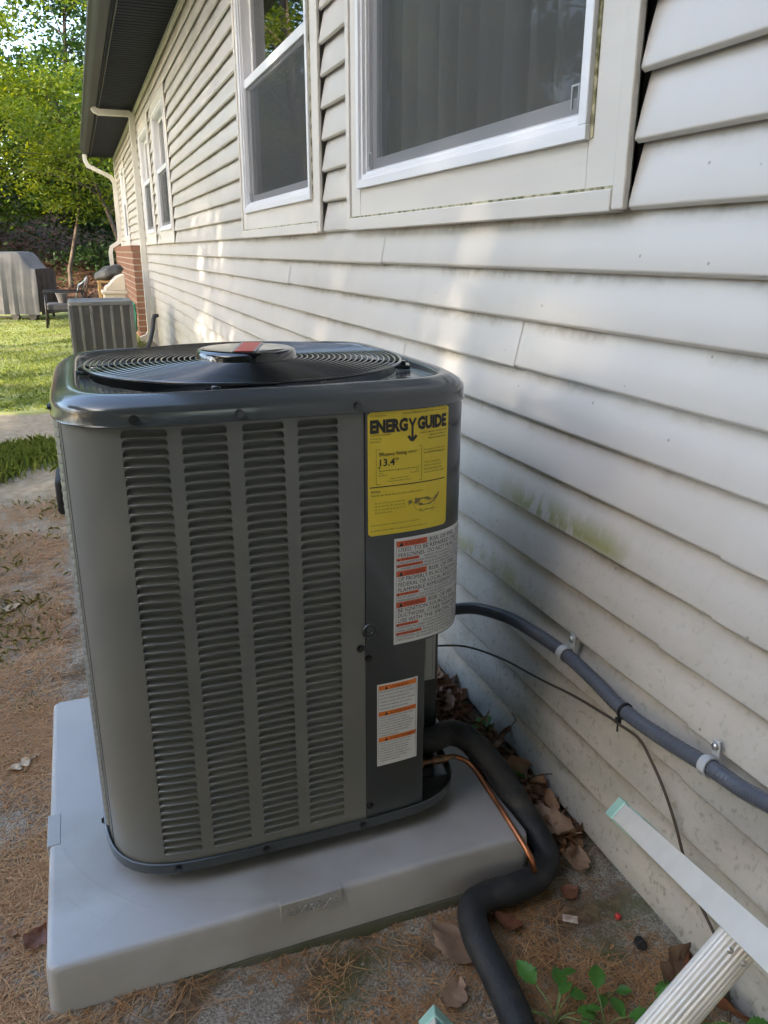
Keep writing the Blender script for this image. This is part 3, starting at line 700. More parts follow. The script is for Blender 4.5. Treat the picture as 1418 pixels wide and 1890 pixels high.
# --- side and back panels
m = MB(); patch(m, s_right_y(0.30), SLEN + S_LEFT - 0.0015, ZB - 0.004, ZT + 0.004, -0.0005, 70); m.build('side_panel', M['panel'], ac, 30)
m = MB()
for c_ in range(5):
    sa = SLEN + S_LEFT - 0.025 - c_ * 0.085; 
    for r_ in range(NR):
        zz = P0 + r_ * PP
        m.loft([[OUT(sa - 0.066 * u, zz + dz, d * k_) for (d, dz) in ((0.0, 0.0125), (0.0048, 0.0045), (0.0052, 0.003), (0.0, 0.001))] for u, k_ in ((0, 0.1), (0.08, 1), (0.92, 1), (1, 0.1))], False)
lo = m.build('side_louver', M['panel'], ac, 40); lo['kind'] = 'stuff'
m = MB(); m.obox((0.098, 0.40, 0.735), (0.012, 0, 0), (0, 0.05, 0), (0, 0, 0.032)); m.build('side_handle', M['blackmatte'], ac, bevel=0.008)
# --- dark coil core, keeps the corner bay clear
core = [(x, y) for x, y, _ in ring(-0.035, 0, 90)]
core2 = []
for x, y in core:
    if x > 0.60 and y < 0.30:
        if not core2 or core2[-1] != (0.60, 0.30): core2.append((0.60, 0.30))
    else: core2.append((x, y))
MB().prism(core2, 'z', 0.127, 0.86).build('coil', M['coil'], ac)
# --- service cover (upper right), wraps the corner
SV1 = s_right_y(0.36)
m = MB(); shell(m, S_SEAM + 0.0008, SV1, 0.488, ZT + 0.002, 0.0030, 0.0022, 44)
shell(m, S_SEAM + 0.0008, SV1, 0.4865, 0.4885, 0.0030, 0.016, 44)
svc = m.build('service_cover', M['dark'], ac, 30)
# --- valve panel (lower right) with its return and the inner bay
S_V = s_of_x(0.668); xv, yv = oxy(S_V)
m = MB(); shell(m, S_SEAM + 0.0008, S_V, ZB - 0.002, 0.4862, 0.0008, 0.0016, 14)
m.box((xv - 0.0017, yv + 0.0003, ZB - 0.002), (xv - 0.0001, 0.262, 0.4862))
vp_ = m.build('valve_panel', M['dark'], ac, 30)
MB().box((xv, 0.2605, ZB - 0.002), (0.764, 0.2635, 0.4862)).build('bay_panel', M['dark'], ac)
MB().box((0.7625, 0.264, ZB - 0.002), (0.766, 0.35, 0.4862)).build('bay_edge', M['dark'], ac)
m = MB(); patch(m, S_SEAM, s_right_y(0.30), 0.49, 0.90, -0.03, 20); m.build('bay_lining', M['blackmatte'], ac)
m = MB(); m.prism([oxy(S_SEAM + (SV1 - S_SEAM) * i / 20) for i in range(21)] + [(0.6, 0.36), (0.56, 0.2)], 'z', 0.4840, 0.4864); m.build('bay_roof', M['blackmatte'], ac)
# --- top cover
m = MB()
inner = lambda off, z, n=112: [(CX + (HA - off) * math.copysign(abs(math.cos(t)) ** (2/6.5), math.cos(t)), CY + (HB - off) * math.copysign(abs(math.sin(t)) ** (2/6.5), math.sin(t)), z) for t in [-math.pi/2 + 2*math.pi*i/n for i in range(n)]]
def resamp(pts, n=112):
    P = np.array(pts + [pts[0]]); L = np.concatenate([[0], np.cumsum(np.linalg.norm(np.diff(P, axis=0), axis=1))]); t = np.linspace(0, L[-1], n, endpoint=False)
    return [tuple(float(np.interp(q, L, P[:, k])) for k in range(3)) for q in t]
inn = lambda off, z: resamp(inner(off, z, 2000))
circ = lambda r, z, n=112: [(CX + r*math.cos(t), CY + r*math.sin(t), z) for t in [-math.pi/2 + 2*math.pi*i/n for i in range(n)]]
m.loft([ring(0.0045, 0.8990), ring(0.0072, 0.8992), ring(0.0078, 0.9005), ring(0.0062, 0.9030), ring(0.0060, 0.9170), ring(0.0045, 0.9235), ring(0.0000, 0.9290), ring(-0.0080, 0.9345), ring(-0.0180, 0.9395), ring(-0.0230, 0.9412), ring(-0.0260, 0.9415),
        inn(0.034, 0.9412), inn(0.0365, 0.9402), inn(0.0385, 0.9370), inn(0.0395, 0.9300), inn(0.041, 0.9285), circ(0.2795, 0.9280), circ(0.2765, 0.9275), circ(0.2755, 0.9250), circ(0.2755, 0.845)], True)
top = m.build('top_cover', M['cover'], ac, 38)
# --- grille rings, arms and clips
NRING = 21; RO = 0.284
zg = lambda r: 0.9500 - 0.0045 * (r / RO) ** 2
for i in range(NRING):
    r_ = 0.082 + (RO - 0.082) * i / (NRING - 1)
    pts = [(CX + r_*math.cos(t), CY + r_*math.sin(t), zg(r_)) for t in [2*math.pi*k/96 for k in range(96)]]
    rr = []
    for p in pts:
        d = Vector((p[0]-CX, p[1]-CY, 0)).normalized(); wr = 0.0016 if i < NRING-1 else 0.0027
        rr.append([Vector(p) + wr*(math.cos(a)*d + math.sin(a)*Vector((0,0,1))) for a in [2*math.pi*q/9 for q in range(9)]])
    MB().loft(rr + [rr[0]], True).build('grille_ring', M['black'], ac, 180)
ARMS = [R(176), R(250), R(340), R(68)]
for a in ARMS:
    d = Vector((math.cos(a), math.sin(a), 0)); w = Vector((-d.y, d.x, 0))
    pa = [Vector((CX, CY, 0)) + d*r_ + Vector((0, 0, zg(min(r_, RO)) - 0.0040)) for r_ in (0.06, 0.12, 0.18, 0.24, 0.282)]
    MB().tube(pa, 0.0026, 6).build('grille_arm', M['black'], ac, 180)
    c = Vector((CX, CY, 0.934)) + d * 0.288
    cm = MB().obox(c, d*0.014, w*0.020, (0,0,0.0035)); cm.obox(c + Vector((0,0,0.006)), d*0.006, w*0.007, (0,0,0.004)); cm.build('grille_clip', M['black'], ac, bevel=0.002)
# fan under the grille
hub = MB().tube([(CX, CY, 0.83), (CX, CY, 0.90)], 0.055, 24).build('fan_hub', M['blackmatte'], ac, 40)
for k in range(3):
    a0 = R(40 + 120*k); bm_ = MB(); rows = []
    for i in range(6):
        r_ = 0.05 + 0.205*i/5; half = 0.30 + 0.32*i/5
        rows.append([(CX + r_*math.cos(a0 + half*(t-0.5)*1.4), CY + r_*math.sin(a0 + half*(t-0.5)*1.4), 0.865 + 0.05*(t-0.5)) for t in [q/6 for q in range(7)]])
    bm_.loft(rows, False).build('fan_blade', M['blackmatte'], ac, 180)
MB().tube([(CX, CY, 0.80), (CX, CY, 0.801)], 0.275, 48).build('fan_orifice_floor', M['blackmatte'], ac)
# motor cap with red sticker
zc0, zc1 = 0.9455, 0.9665; capr = [(0.0905, zc0), (0.0925, zc0+0.003), (0.0905, zc1-0.006), (0.088, zc1-0.0022), (0.083, zc1), (0.06, zc1+0.0008), (0.03, zc1+0.0012), (0.001, zc1+0.0014)]
cap = MB().loft([[(CX + r_*math.cos(t), CY + r_*math.sin(t), z) for t in [2*math.pi*k/72 for k in range(72)]] for r_, z in capr], True, True, True).build('fan_cap', M['capgloss'], ac, 35)
sd = Vector((0.30, 0.95, 0)).normalized(); sw = Vector((sd.y, -sd.x, 0)); sc0 = Vector((CX + 0.004, CY, zc1 + 0.0022))
st = MB().obox(sc0, sd*0.072, sw*0.017, (0,0,0.0004)).build('sticker', M['red'], cap)
for q in (-0.0185, 0.0185): MB().obox(sc0 + sw*q - Vector((0,0,0.0001)), sd*0.072, sw*0.0022, (0,0,0.0004)).build('sticker_edge', M['greylabel'], cap)

# --- screws
def screw(p, nrm, parent=ac, r_=0.0050):
    n = Vector(nrm).normalized(); p = Vector(p)
    mm = MB().tube([p - n*0.001, p + n*0.0008], r_*1.45, 14); mm.tube([p + n*0.0006, p + n*0.0042], r_, 6); mm.tube([p + n*0.0040, p + n*0.0048], r_*0.7, 6)
    return mm.build('screw', M['black'], parent)
def nrm_at(s): a = Vector(OUT(s, 0, 0.0)); b = Vector(OUT(s, 0, 1.0)); return b - a
for x in (0.214, 0.36, 0.541): s = s_of_x(x); screw(OUT(s, 0.9105, 0.0060), nrm_at(s))
s = s_left_y(0.245); screw(OUT(s, 0.9105, 0.0060), nrm_at(s))
for x in (0.215, 0.365, 0.545): s = s_of_x(x); screw(OUT(s, 0.1325, 0.0065), nrm_at(s))
s = s_left_y(0.27); screw(OUT(s, 0.1325, 0.0065), nrm_at(s))
for x, z, of in ((0.545, 0.4915, 0.0), (0.559, 0.470, 0.0008), (0.5605, 0.166, 0.0008)): s = s_of_x(x); screw(OUT(s, z, of), nrm_at(s))
s = s_of_x(0.5615); n = nrm_at(s); p = Vector(OUT(s, 0.523, 0.003))
kn = MB()
for ra, rb in ((0.0135, 0.0105), (0.0075, 0.0045)):
    e1 = Vector((n.y, -n.x, 0)).normalized(); e2 = Vector((0, 0, 1))
    def cr(r_, h): return [p + r_*(math.cos(t)*e1 + math.sin(t)*e2) + n.normalized()*h for t in [2*math.pi*k/28 for k in range(28)]]
    kn.loft([cr(ra + 0.001, 0), cr(ra, 0.0018), cr(rb, 0.0018), cr(rb - 0.001, 0.0001)], True)
kn.build('knockout', M['dark'], svc, 40)

# --- printed labels -------------------------------------------------
_tc = {}
def text2d(txt, bold=0.0):
    key = (txt, bold)
    if key in _tc: return _tc[key]
    cu = bpy.data.curves.new('t', 'FONT'); cu.body = txt; cu.resolution_u = 2; cu.offset = bold; cu.size = 1.0
    ob = bpy.data.objects.new('t', cu); me = bpy.data.meshes.new_from_object(ob)
    v = [(q.co.x, q.co.y) for q in me.vertices]; f = [tuple(p.vertices) for p in me.polygons]
    bpy.data.objects.remove(ob); bpy.data.curves.remove(cu); bpy.data.meshes.remove(me)
    _tc[key] = (v, f); return v, f
CAPH = max(y for x, y in text2d('H')[0])

class Label:
    def __init__(s, name, mat, parent, surf, w, h, rad=0.0, ns=24, label=None):
        s.surf = surf; s.w = w; s.h = h; s.lay = {}
        m = MB(); rows = []
        for i in range(ns + 1):
            u = w * i / ns; d = 0.0
            e = min(u, w - u)
            if rad and e < rad: d = rad - math.sqrt(max(0, rad*rad - (rad - e)**2))
            rows.append([surf(u, d, 0), surf(u, h - d, 0)])
        m.loft(rows, False)
        s.o = m.build(name, mat, parent)
        if label: s.o['label'] = label
    def L(s, nm, mat):
        if nm not in s.lay: s.lay[nm] = (MB(), mat)
        return s.lay[nm][0]
    def rect(s, nm, mat, u0, v0, u1, v1, lift=1, n=None):
        if 'band' in nm: nm += '#%d' % len(s.lay)
        m = s.L(nm, mat); n = n or max(1, int(abs(u1 - u0) / 0.008)); 
        m.loft([[s.surf(u0 + (u1-u0)*i/n, v0, lift), s.surf(u0 + (u1-u0)*i/n, v1, lift)] for i in range(n+1)], False)
    def poly(s, nm, mat, pts, lift=1):
        m = s.L(nm, mat); b = len(m.v); m.v += [s.surf(u, v, lift) for u, v in pts]
        a = sum(pts[i][0]*pts[(i+1)%len(pts)][1] - pts[(i+1)%len(pts)][0]*pts[i][1] for i in range(len(pts)))
        for t in tessellate_polygon([[Vector((u, v, 0)) for u, v in pts]]): m.f.append(tuple(b + i for i in t))
    def outline(s, nm, mat, pts, t, close=True, lift=1):
        n = len(pts)
        for i in range(n if close else n-1):
            a = Vector(pts[i]); b = Vector(pts[(i+1) % n]); d = (b - a)
            if d.length < 1e-7: continue
            d.normalize(); q = Vector((-d.y, d.x)) * t / 2
            s.poly(nm, mat, [tuple(a - q), tuple(b - q), tuple(b + q), tuple(a + q)], lift)
    def text(s, nm, mat, txt, u, v, hgt, width=None, bold=0.0, align='l', lift=2, maxu=None):
        vs, fs = text2d(txt, bold)
        if not vs: return
        x0 = min(p[0] for p in vs); x1 = max(p[0] for p in vs)
        sy = hgt / CAPH; sx = (width / (x1 - x0)) if width else sy
        wd = (x1 - x0) * sx; u0_ = u if align == 'l' else u - wd if align == 'r' else u - wd/2
        m = s.L(nm + '#%d' % len(s.lay), mat); b = len(m.v)
        m.v += [s.surf(u0_ + (p[0]-x0)*sx, v + p[1]*sy, lift) for p in vs]; m.f += [tuple(b + i for i in f) for f in fs]
    def done(s):
        for nm, (m, mat) in s.lay.items(): m.build(nm.split('#')[0], mat, s.o)

def surf_on(s0, z0, base): return lambda u, v, l: OUT(s0 + u, z0 + v, base + 0.0004 + 0.00035 * l)

# yellow efficiency label
eu0, ez0 = s_of_x(0.5585), 0.6935; EW = s_of_x(0.7045) - eu0; EH = 0.898 - 0.6935
E = Label('energy_label', M['yellow'], svc, surf_on(eu0, ez0, 0.003), EW, EH, 0.004, 30, 'yellow ENERGYGUIDE efficiency label')
k = M['ink']; kg = M['inkmid']
def U(f): return f * EW
def Vv(f): return EH * (1 - f)      # fraction from the top
E.text('lettering', kg, 'U.S. Government', U(.03), Vv(.035), .0026)
E.text('lettering', kg, 'Federal law prohibits removal of this label before consumer purchase.', U(.40), Vv(.028), .0021, width=U(.56), bold=.004)
hb = Vv(.158); hh = .0185
E.text('heading', k, 'ENERG', U(.025), hb, hh, width=U(.435), bold=.058)
E.text('heading', k, 'GUIDE', U(.575), hb, hh, width=U(.385), bold=.058)
yc = U(.517)
E.outline('heading', k, [(yc - .0058, hb + hh), (yc, hb + .0065)], .0040, False); E.outline('heading', k, [(yc + .0058, hb + hh), (yc, hb + .0065)], .0040, False)
E.rect('heading', k, yc - .0020, hb - .0165, yc + .0020, hb + .0085)
E.outline('heading', k, [(yc - .0075, hb - .0100), (yc, hb - .0185)], .0050, False); E.outline('heading', k, [(yc + .0075, hb - .0100), (yc, hb - .0185)], .0050, False)
for i, t in enumerate(('Central Air Conditioner', 'Cooling Only', 'Split System')): E.text('lettering', k if i == 0 else kg, t, U(.025), Vv(.185 + .026*i), .0025)
E.text('lettering', k, 'DAIKIN COMFORT TECHNOLOGIES', U(.97), Vv(.197), .0024, width=U(.36), align='r', bold=.004)
E.text('lettering', k, 'MANUFACTURING, L.P.', U(.97), Vv(.222), .0024, width=U(.235), align='r', bold=.004)
E.text('lettering', k, 'Model ALXS3BN3010AA', U(.97), Vv(.247), .0024, width=U(.25), align='r', bold=.004)
bx0, bx1, bz0, bz1 = U(.095), U(.635), Vv(.575), Vv(.295)
E.outline('rating_box', k, [(bx0, bz0), (bx1, bz0), (bx1, bz1), (bx0, bz1)], .0005)
E.text('rating', k, 'Efficiency Rating', U(.13), Vv(.347), .0054, width=U(.32), bold=.012)
E.text('rating', k, '(SEER2)*', U(.465), Vv(.343), .0033, width=U(.11))
E.text('rating', k, '13.4*', U(.135), Vv(.428), .0112, width=U(.225), bold=.02)
sl = Vv(.468)
E.rect('scale', k, U(.13), sl - .00035, U(.595), sl + .00035)
for f, hgt in ((.13, .004), (.245, .002), (.355, .0025), (.475, .002), (.595, .004)): E.rect('scale', k, U(f) - .0003, sl, U(f) + .0003, sl + hgt)
E.poly('scale', k, [(U(.13), sl + .003), (U(.145), sl + .0068), (U(.115), sl + .0068)])
E.text('lettering', k, '13.4', U(.13), Vv(.492), .0024); E.text('lettering', k, '25.5', U(.60), Vv(.492), .0024, align='r')
E.text('lettering', k, 'Least Efficient', U(.12), Vv(.508), .0019); E.text('lettering', k, 'Most Efficient', U(.605), Vv(.508), .0019, align='r')
E.text('lettering', k, 'Range of Similar Models', U(.365), Vv(.54), .0023, align='c'); E.text('lettering', k, '*Seasonal Energy Efficiency Ratio 2', U(.365), Vv(.56), .0021, align='c', bold=.004)
E.text('lettering', kg, 'For energy cost info, visit', U(.665), Vv(.335), .0025, width=U(.275)); E.text('lettering', k, 'productinfo.energy.gov', U(.665), Vv(.362), .0026, width=U(.275), bold=.006)
for i, t in enumerate(("*Your air conditioner's", 'efficiency rating may be', 'better depending on the', 'coil your contractor installs.')): E.text('lettering', kg, t, U(.665), Vv(.44 + .028*i), .0025)
E.rect('divider', k, U(.02), Vv(.600), U(.965), Vv(.592))
E.text('rating', k, 'Notice', U(.035), Vv(.640), .0040, bold=.012)
E.text('lettering', k, 'Federal Law allows this unit to be installed only in:', U(.035), Vv(.670), .0029, width=U(.62))
for i, t in enumerate(('AK, CO, CT, ID, IL, IA, IN, KS, MA,', 'ME, MI, MN, MO, MT, ND, NE, NH,', 'NJ, NY, OH, OR, PA, RI, SD, UT, VT,', 'WA, WV, WI and WY.')): E.text('lettering', kg, t, U(.075), Vv(.735 + .027*i), .0026, width=U((.36, .36, .37, .21)[i]))
# map: northern states shaded with borders, southern states in outline
mu, mv, ms = U(.53), Vv(.755), U(.36)
north = [(.08,.55),(.09,.62),(.17,.60),(.32,.60),(.46,.60),(.52,.615),(.56,.58),(.60,.585),(.63,.55),(.66,.52),(.70,.50),(.75,.54),(.80,.56),(.84,.61),(.89,.62),(.93,.70),(.97,.71),(.95,.62),(.90,.55),(.87,.50),(.82,.46),(.79,.42),(.72,.40),(.66,.37),(.60,.35),(.50,.36),(.34,.36),(.22,.37),(.22,.44),(.06,.45)]
E.poly('map', M['mapfill'], [(mu + ms*a, mv + ms*(b-.5)*1.0) for a, b in north])
E.outline('map_outline', k, [(mu + ms*a, mv + ms*(b-.5)) for a, b in north], .0004)
for a in (.15, .24, .33, .42, .50, .58, .66): E.outline('map_outline', k, [(mu + ms*a, mv + ms*(.37-.5)), (mu + ms*a, mv + ms*(.59-.5))], .00028, False)
for b in (.44, .51): E.outline('map_outline', k, [(mu + ms*.10, mv + ms*(b-.5)), (mu + ms*.72, mv + ms*(b-.5))], .00028, False)
south = [(.06,.45),(.05,.38),(.09,.30),(.14,.24),(.24,.21),(.31,.20),(.36,.13),(.42,.19),(.52,.20),(.60,.21),(.68,.20),(.71,.12),(.74,.14),(.72,.24),(.80,.32),(.83,.38)]
E.outline('map_outline', kg, [(mu + ms*a, mv + ms*(b-.5)) for a, b in south], .0004, False)
ak = [(-.14,.55),(-.10,.58),(-.05,.57),(-.03,.52),(.03,.50),(.0,.49),(-.05,.48),(-.10,.46),(-.14,.41),(-.12,.47),(-.15,.50)]
E.poly('map', M['mapfill'], [(mu + ms*a, mv + ms*(b-.5)) for a, b in ak]); E.outline('map_outline', k, [(mu + ms*a, mv + ms*(b-.5)) for a, b in ak], .0004)
E.outline('map_outline', k, [(U(.62), Vv(.838)), (U(.645), Vv(.838)), (U(.645), Vv(.822)), (U(.62), Vv(.822))], .0006)
E.text('lettering', k, 'Installation allowed', U(.665), Vv(.836), .0022)
E.text('lettering', kg, 'Federal law prohibits installation of this unit in other states.', U(.035), Vv(.915), .0023, width=U(.58))
E.text('lettering', k, "Energy Efficiency Ratio 2 (EER2): The installed system's minimum EER2 is 11.2", U(.035), Vv(.962), .0024, width=U(.68))
E.done()

# red and white fire warning, wraps the corner
wu0, wz0 = s_of_x(0.6045), 0.4885; WH = 0.6835 - 0.4885; WW = 0.235
Wl = Label('fire_warning_label', M['white'], svc, surf_on(wu0, wz0, 0.003), WW, WH, 0, 40, 'large white fire-risk warning label wrapped round the corner')
Wl.outline('border', k, [(.004, .004), (WW, .004)], .0005, False); Wl.outline('border', k, [(.004, .004), (.004, WH-.004), (WW, WH-.004)], .0005, False)
def tri_warn(lb, nm, mat, u, v, h): lb.poly('warning_symbol#%d' % len(lb.lay), mat, [(u, v), (u + h*1.1, v), (u + h*.55, v + h)], 2)
big = [('W', 'RISK OF FIRE - FLAMMABLE REFRIGERANT'), ('B', 'USED. TO BE REPAIRED ONLY BY TRAINED'), ('B', 'PERSONNEL. DO NOT PUNCTURE TUBING.'),
       ('w', 'ADVERTENCIA', 'RIESGO DE INCENDIO - REFRIGERANTE INFLAMABLE'), ('s', 'UNICAMENTE POR PERSONAL DE SERVICIO CAPACITADO. NO PERFORE'), ('w', 'AVERTISSEMENT', "RISQUE D'INCENDIE - REFRIGERANT INFLAMMABLE"), ('s', 'CONFIER UNIQUEMENT A DU PERSONNEL DE SERVICE FORME. NE PAS'),
       ('W', 'RISK OF FIRE - DISPOSE'), ('B', 'OF PROPERLY IN ACCORDANCE WITH'), ('B', 'FEDERAL OR LOCAL REGULATIONS.'), ('B', 'FLAMMABLE REFRIGERANT USED.'),
       ('w', 'ADVERTENCIA', 'RIESGO DE INCENDIO - DESECHELO ADECUADAMENTE'), ('s', 'DE ACUERDO CON LAS REGLAMENTACIONES FEDERALES O LOCALES.'), ('s', 'REFRIGERANTE INFLAMABLE USADO.'),
       ('W', 'RISK OF FIRE - AUXILIARY DEVICES'), ('B', 'BE IGNITION SOURCES SHALL NOT BE IN'), ('B', 'DUCTWORK, OTHER THAN AUXILIARY'), ('B', 'USE WITH THE SPECIFIC APPLIANCE.'),
       ('w', 'ADVERTENCIA', 'RIESGO DE INCENDIO - LOS DISPOSITIVOS'), ('s', 'IGNICION NO DEBEN INSTALARSE EN LOS CONDUCTOS, EXCEPTO'), ('s', 'PARA USAR CON EL APARATO ESPECIFICO. VEA LAS INSTRUCCIONES'), ('w', 'AVERTISSEMENT', "RISQUE D'INCENDIE - LES APPAREILS AUXILIAIRES"), ('s', "D'IGNITION, AUTRES QUE LES APPAREILS AUXILIAIRES HOMOLOGUES"), ('s', 'SPECIFIQUE, NE DOIVENT PAS ETRE INSTALLES DANS LE CONDUIT')]
hs = {'W': .0112, 'B': .0101, 'w': .0060, 's': .0058}
tot = sum(hs[r_[0]] for r_ in big); f_ = (WH - .010) / tot; v = WH - .005
def fitchars(txt, adv, ulim=.188): return txt
for r_ in big:
    h_ = hs[r_[0]] * f_; v -= h_
    if r_[0] == 'W':
        Wl.rect('warning_band', M['orangered'], .0045, v + h_*.02, .062, v + h_*.98)
        tri_warn(Wl, 'warning_word', k, .0085, v + h_*.14, h_*.72); Wl.text('warning_word', M['redink'], 'WARNING', .0175, v + h_*.17, h_*.66, width=.040, bold=.004)
        Wl.text('lettering', k, r_[1], .067, v + h_*.14, h_*.72, width=.0053*len(r_[1]))
    elif r_[0] == 'B': Wl.text('lettering', k, r_[1], .0075, v + h_*.14, h_*.74, width=.00535*len(r_[1]))
    elif r_[0] == 'w':
        Wl.rect('warning_band', M['orangered'], .0045, v + h_*.05, .047 if r_[1][1] == 'D' else .054, v + h_*.95)
        tri_warn(Wl, 'warning_word', k, .0055, v + h_*.15, h_*.7); Wl.text('warning_word', M['redink'], r_[1], .0125, v + h_*.2, h_*.6, width=.0028*len(r_[1]))
        Wl.text('lettering', k, r_[2], .057, v + h_*.2, h_*.58, width=.0033*len(r_[2]))
    else: Wl.text('lettering', k, r_[1], .0065, v + h_*.18, h_*.62, width=.0033*len(r_[1]))
Wl.done()

# smaller orange warning on the valve panel
vu0, vz0 = s_of_x(0.5745), 0.2475; VW = s_of_x(0.6535) - vu0; VH = 0.415 - 0.2475
Vl = Label('valve_warning_label', M['white'], vp_, surf_on(vu0, vz0, 0.0008), VW, VH, 0, 10, 'white label with three orange warning bands')
Vl.outline('border', k, [(.003, .004), (VW-.003, .004), (VW-.003, VH-.003), (.003, VH-.003)], .0004)
secs = [('WARNING', VH-.0035, ['RISK OF ELECTRIC SHOCK CAN CAUSE', 'INJURY OR DEATH. DISCONNECT ALL REMOTE', 'ELECTRIC POWER SUPPLIES BEFORE', 'OPENING THIS UNIT. THIS UNIT IS CHARGED', 'UNDER HIGH PRESSURE. RECOVER ALL', 'REFRIGERANT BEFORE SERVICING.']),
        ('ADVERTENCIA', VH-.0555, ['RIESGO DE DESCARGA ELECTRICA. PUEDE', 'CAUSAR LESIONES O LA MUERTE.', 'DESCONECTE TODAS LAS FUENTES DE', 'ALIMENTACION REMOTAS ANTES DE ABRIR', 'ESTA UNIDAD. ESTA UNIDAD SE CARGA', 'A ALTA PRESION. RECUPERE TODO EL', 'REFRIGERANTE ANTES DE REPARAR.', 'PRUEBE SIN PRESION.']),
        ('AVERTISSEMENT', VH-.1085, ['RISQUE DE CHOC ELECTRIQUE POUVANT', 'CAUSER DES BLESSURES OU LA MORT.', 'DEBRANCHER TOUTES LES SOURCES', "D'ALIMENTATION AVANT D'OUVRIR.", 'CET APPAREIL EST CHARGE SOUS', 'HAUTE PRESSION. RECUPERER TOUT LE', 'FRIGORIGENE AVANT ENTRETIEN.', 'VERIFIER LA PRESSION.'])]
for wd, vt, lines in secs:
    Vl.rect('warning_band', M['orange'], .0032, vt - .009, VW - .0032, vt); tri_warn(Vl, 'warning_word', k, .014, vt - .0078, .0062)
    Vl.text('warning_word', M['redink'], wd, .0245, vt - .0072, .0050, bold=.004)
    st_ = .0068 if wd == 'WARNING' else .0053
    for i, t in enumerate(lines): Vl.text('lettering', kg if False else k, t, .0048, vt - .0135 - st_*i, .0026, width=min(VW - .011, .0019*len(t)))
Vl.done()

# data label in the valve bay
Bl = Label('data_label', M['greylabel'], ac, lambda u, v, l: (xv + 0.001 + u, 0.2600 - 0.0003 - 0.0003*l, 0.303 + v), 0.090, 0.135, 0, 4, 'grey data label with blank boxes inside the valve bay')
Bl.outline('border', k, [(0, .004), (.084, .004), (.084, .132)], .0006, False)
for v0, v1 in ((.098, .131), (.062, .090)): Bl.outline('border', k, [(.002, v0), (.068, v0), (.068, v1), (.002, v1)], .0006)
Bl.outline('border', k, [(.002, .034), (.068, .034), (.068, .056), (.002, .056)], .0006)
Bl.rect('border', k, 0, .0945, .084, .0951)
for i, t in enumerate(('Refrigerant', 'Safety Group', 'A2L')): Bl.text('lettering', k, t, .060, .0495 - .0065*i, .0040, align='r')
Bl.done()
# sticker on the right-hand side of the cover
ru0 = s_right_y(0.185)
Rl = Label('side_label', M['white'], svc, surf_on(ru0, 0.776, 0.003), 0.07, 0.105, 0, 6, 'white label on the right side of the cover')
Rl.outline('border', k, [(.003, .004), (.067, .004), (.067, .101), (.003, .101)], .0007)
Rl.rect('border', k, .003, .078, .067, .0787); Rl.text('lettering', k, '24', .006, .016, .016, bold=.01); Rl.text('lettering', k, 'ID', .008, .085, .008, bold=.01)
Rl.done()
# service valves in the bay
m = MB().tube(spline([(0.700, 0.262, 0.188), (0.700, 0.235, 0.188), (0.712, 0.224, 0.187), (0.735, 0.221, 0.186)], 5), 0.010, 10); m.build('suction_valve', M['copperold'], ac, 180)
m = MB().tube([(0.690, 0.262, 0.150), (0.690, 0.205, 0.150)], 0.010, 12); m.tube([(0.690, 0.207, 0.150), (0.712, 0.201, 0.150)], 0.009, 12); m.build('liquid_valve', M['copperold'], ac, 40)
MB().tube([(0.700, 0.200, 0.128), (0.7275, 0.196, 0.128)], 0.0125, 16).build('valve_cap', M['blackmatte'], ac, 40, 0.002)
MB().tube([(0.684, 0.203, 0.205), (0.684, 0.203, 0.224)], 0.008, 12).build('valve_cap', M['copperold'], ac, 40)

# ================================================================== PAD
pad = thing('equipment_pad', 'thick grey plastic pad under the large air conditioner', 'equipment pad', (0.42, 0.41, 0.0))
PW, PD, PZ0, PZ1 = 0.849, 0.813, 0.001, 0.090
def rrect(x0, y0, x1, y1, r, z, n=6):
    out = []
    for cx, cy, a0 in ((x1-r, y0+r, -90), (x1-r, y1-r, 0), (x0+r, y1-r, 90), (x0+r, y0+r, 180)):
        for k_ in range(n+1):
            a = R(a0 + 90*k_/n); out.append((cx + r*math.cos(a), cy + r*math.sin(a), z))
    return out
yawc, yaws = math.cos(0.0079), math.sin(0.0079)
rot = lambda pts: [(x*yawc - y*yaws, x*yaws + y*yawc, z) for x, y, z in pts]
m = MB().loft([rot(rrect(-0.004, -0.004, PW+0.004, PD+0.004, .020, PZ0)), rot(rrect(-0.001, -0.001, PW+0.001, PD+0.001, .018, 0.070)), rot(rrect(0, 0, PW, PD, .018, 0.0815)), rot(rrect(.0015, .0015, PW-.0015, PD-.0015, .017, .0865)), rot(rrect(.005, .005, PW-.005, PD-.005, .015, .0893)), rot(rrect(.012, .012, PW-.012, PD-.012, .012, .0900)), rot(rrect(.10, .10, PW-.10, PD-.10, .03, .0902))], True, True, True)
m.build('slab', M['pad'], pad, 40)
tm = MB()
tm.loft([rot([(x, y, z) for x, z in ((0.366, .0555), (0.476, .0555), (0.476, .0905), (0.366, .0905))]) for y in (0.02, -0.0025)], True, True, True)
tab = tm.build('size_tab', M['pad'], pad, bevel=0.0015)
vs, fs = text2d('32 X 32 X 3', 0.01); x0 = min(v[0] for v in vs); x1 = max(v[0] for v in vs); sx = 0.094/(x1-x0)
m = MB(); b = 0; n_ = len(vs)
m.v = [(0.374 + (v[0]-x0)*sx, -0.0034, 0.0645 + v[1]*0.022) for v in vs] + [(0.374 + (v[0]-x0)*sx, -0.0015, 0.0645 + v[1]*0.022) for v in vs]
m.f = list(fs)
from collections import Counter
ec = Counter(); 
for f in fs:
    for i in range(len(f)): ec[tuple(sorted((f[i], f[(i+1) % len(f)])))] += 1
m.f += [(a, b_, b_ + n_, a + n_) for (a, b_), c in ec.items() if c == 1]
m.build('embossed_lettering', M['pad'], tab)
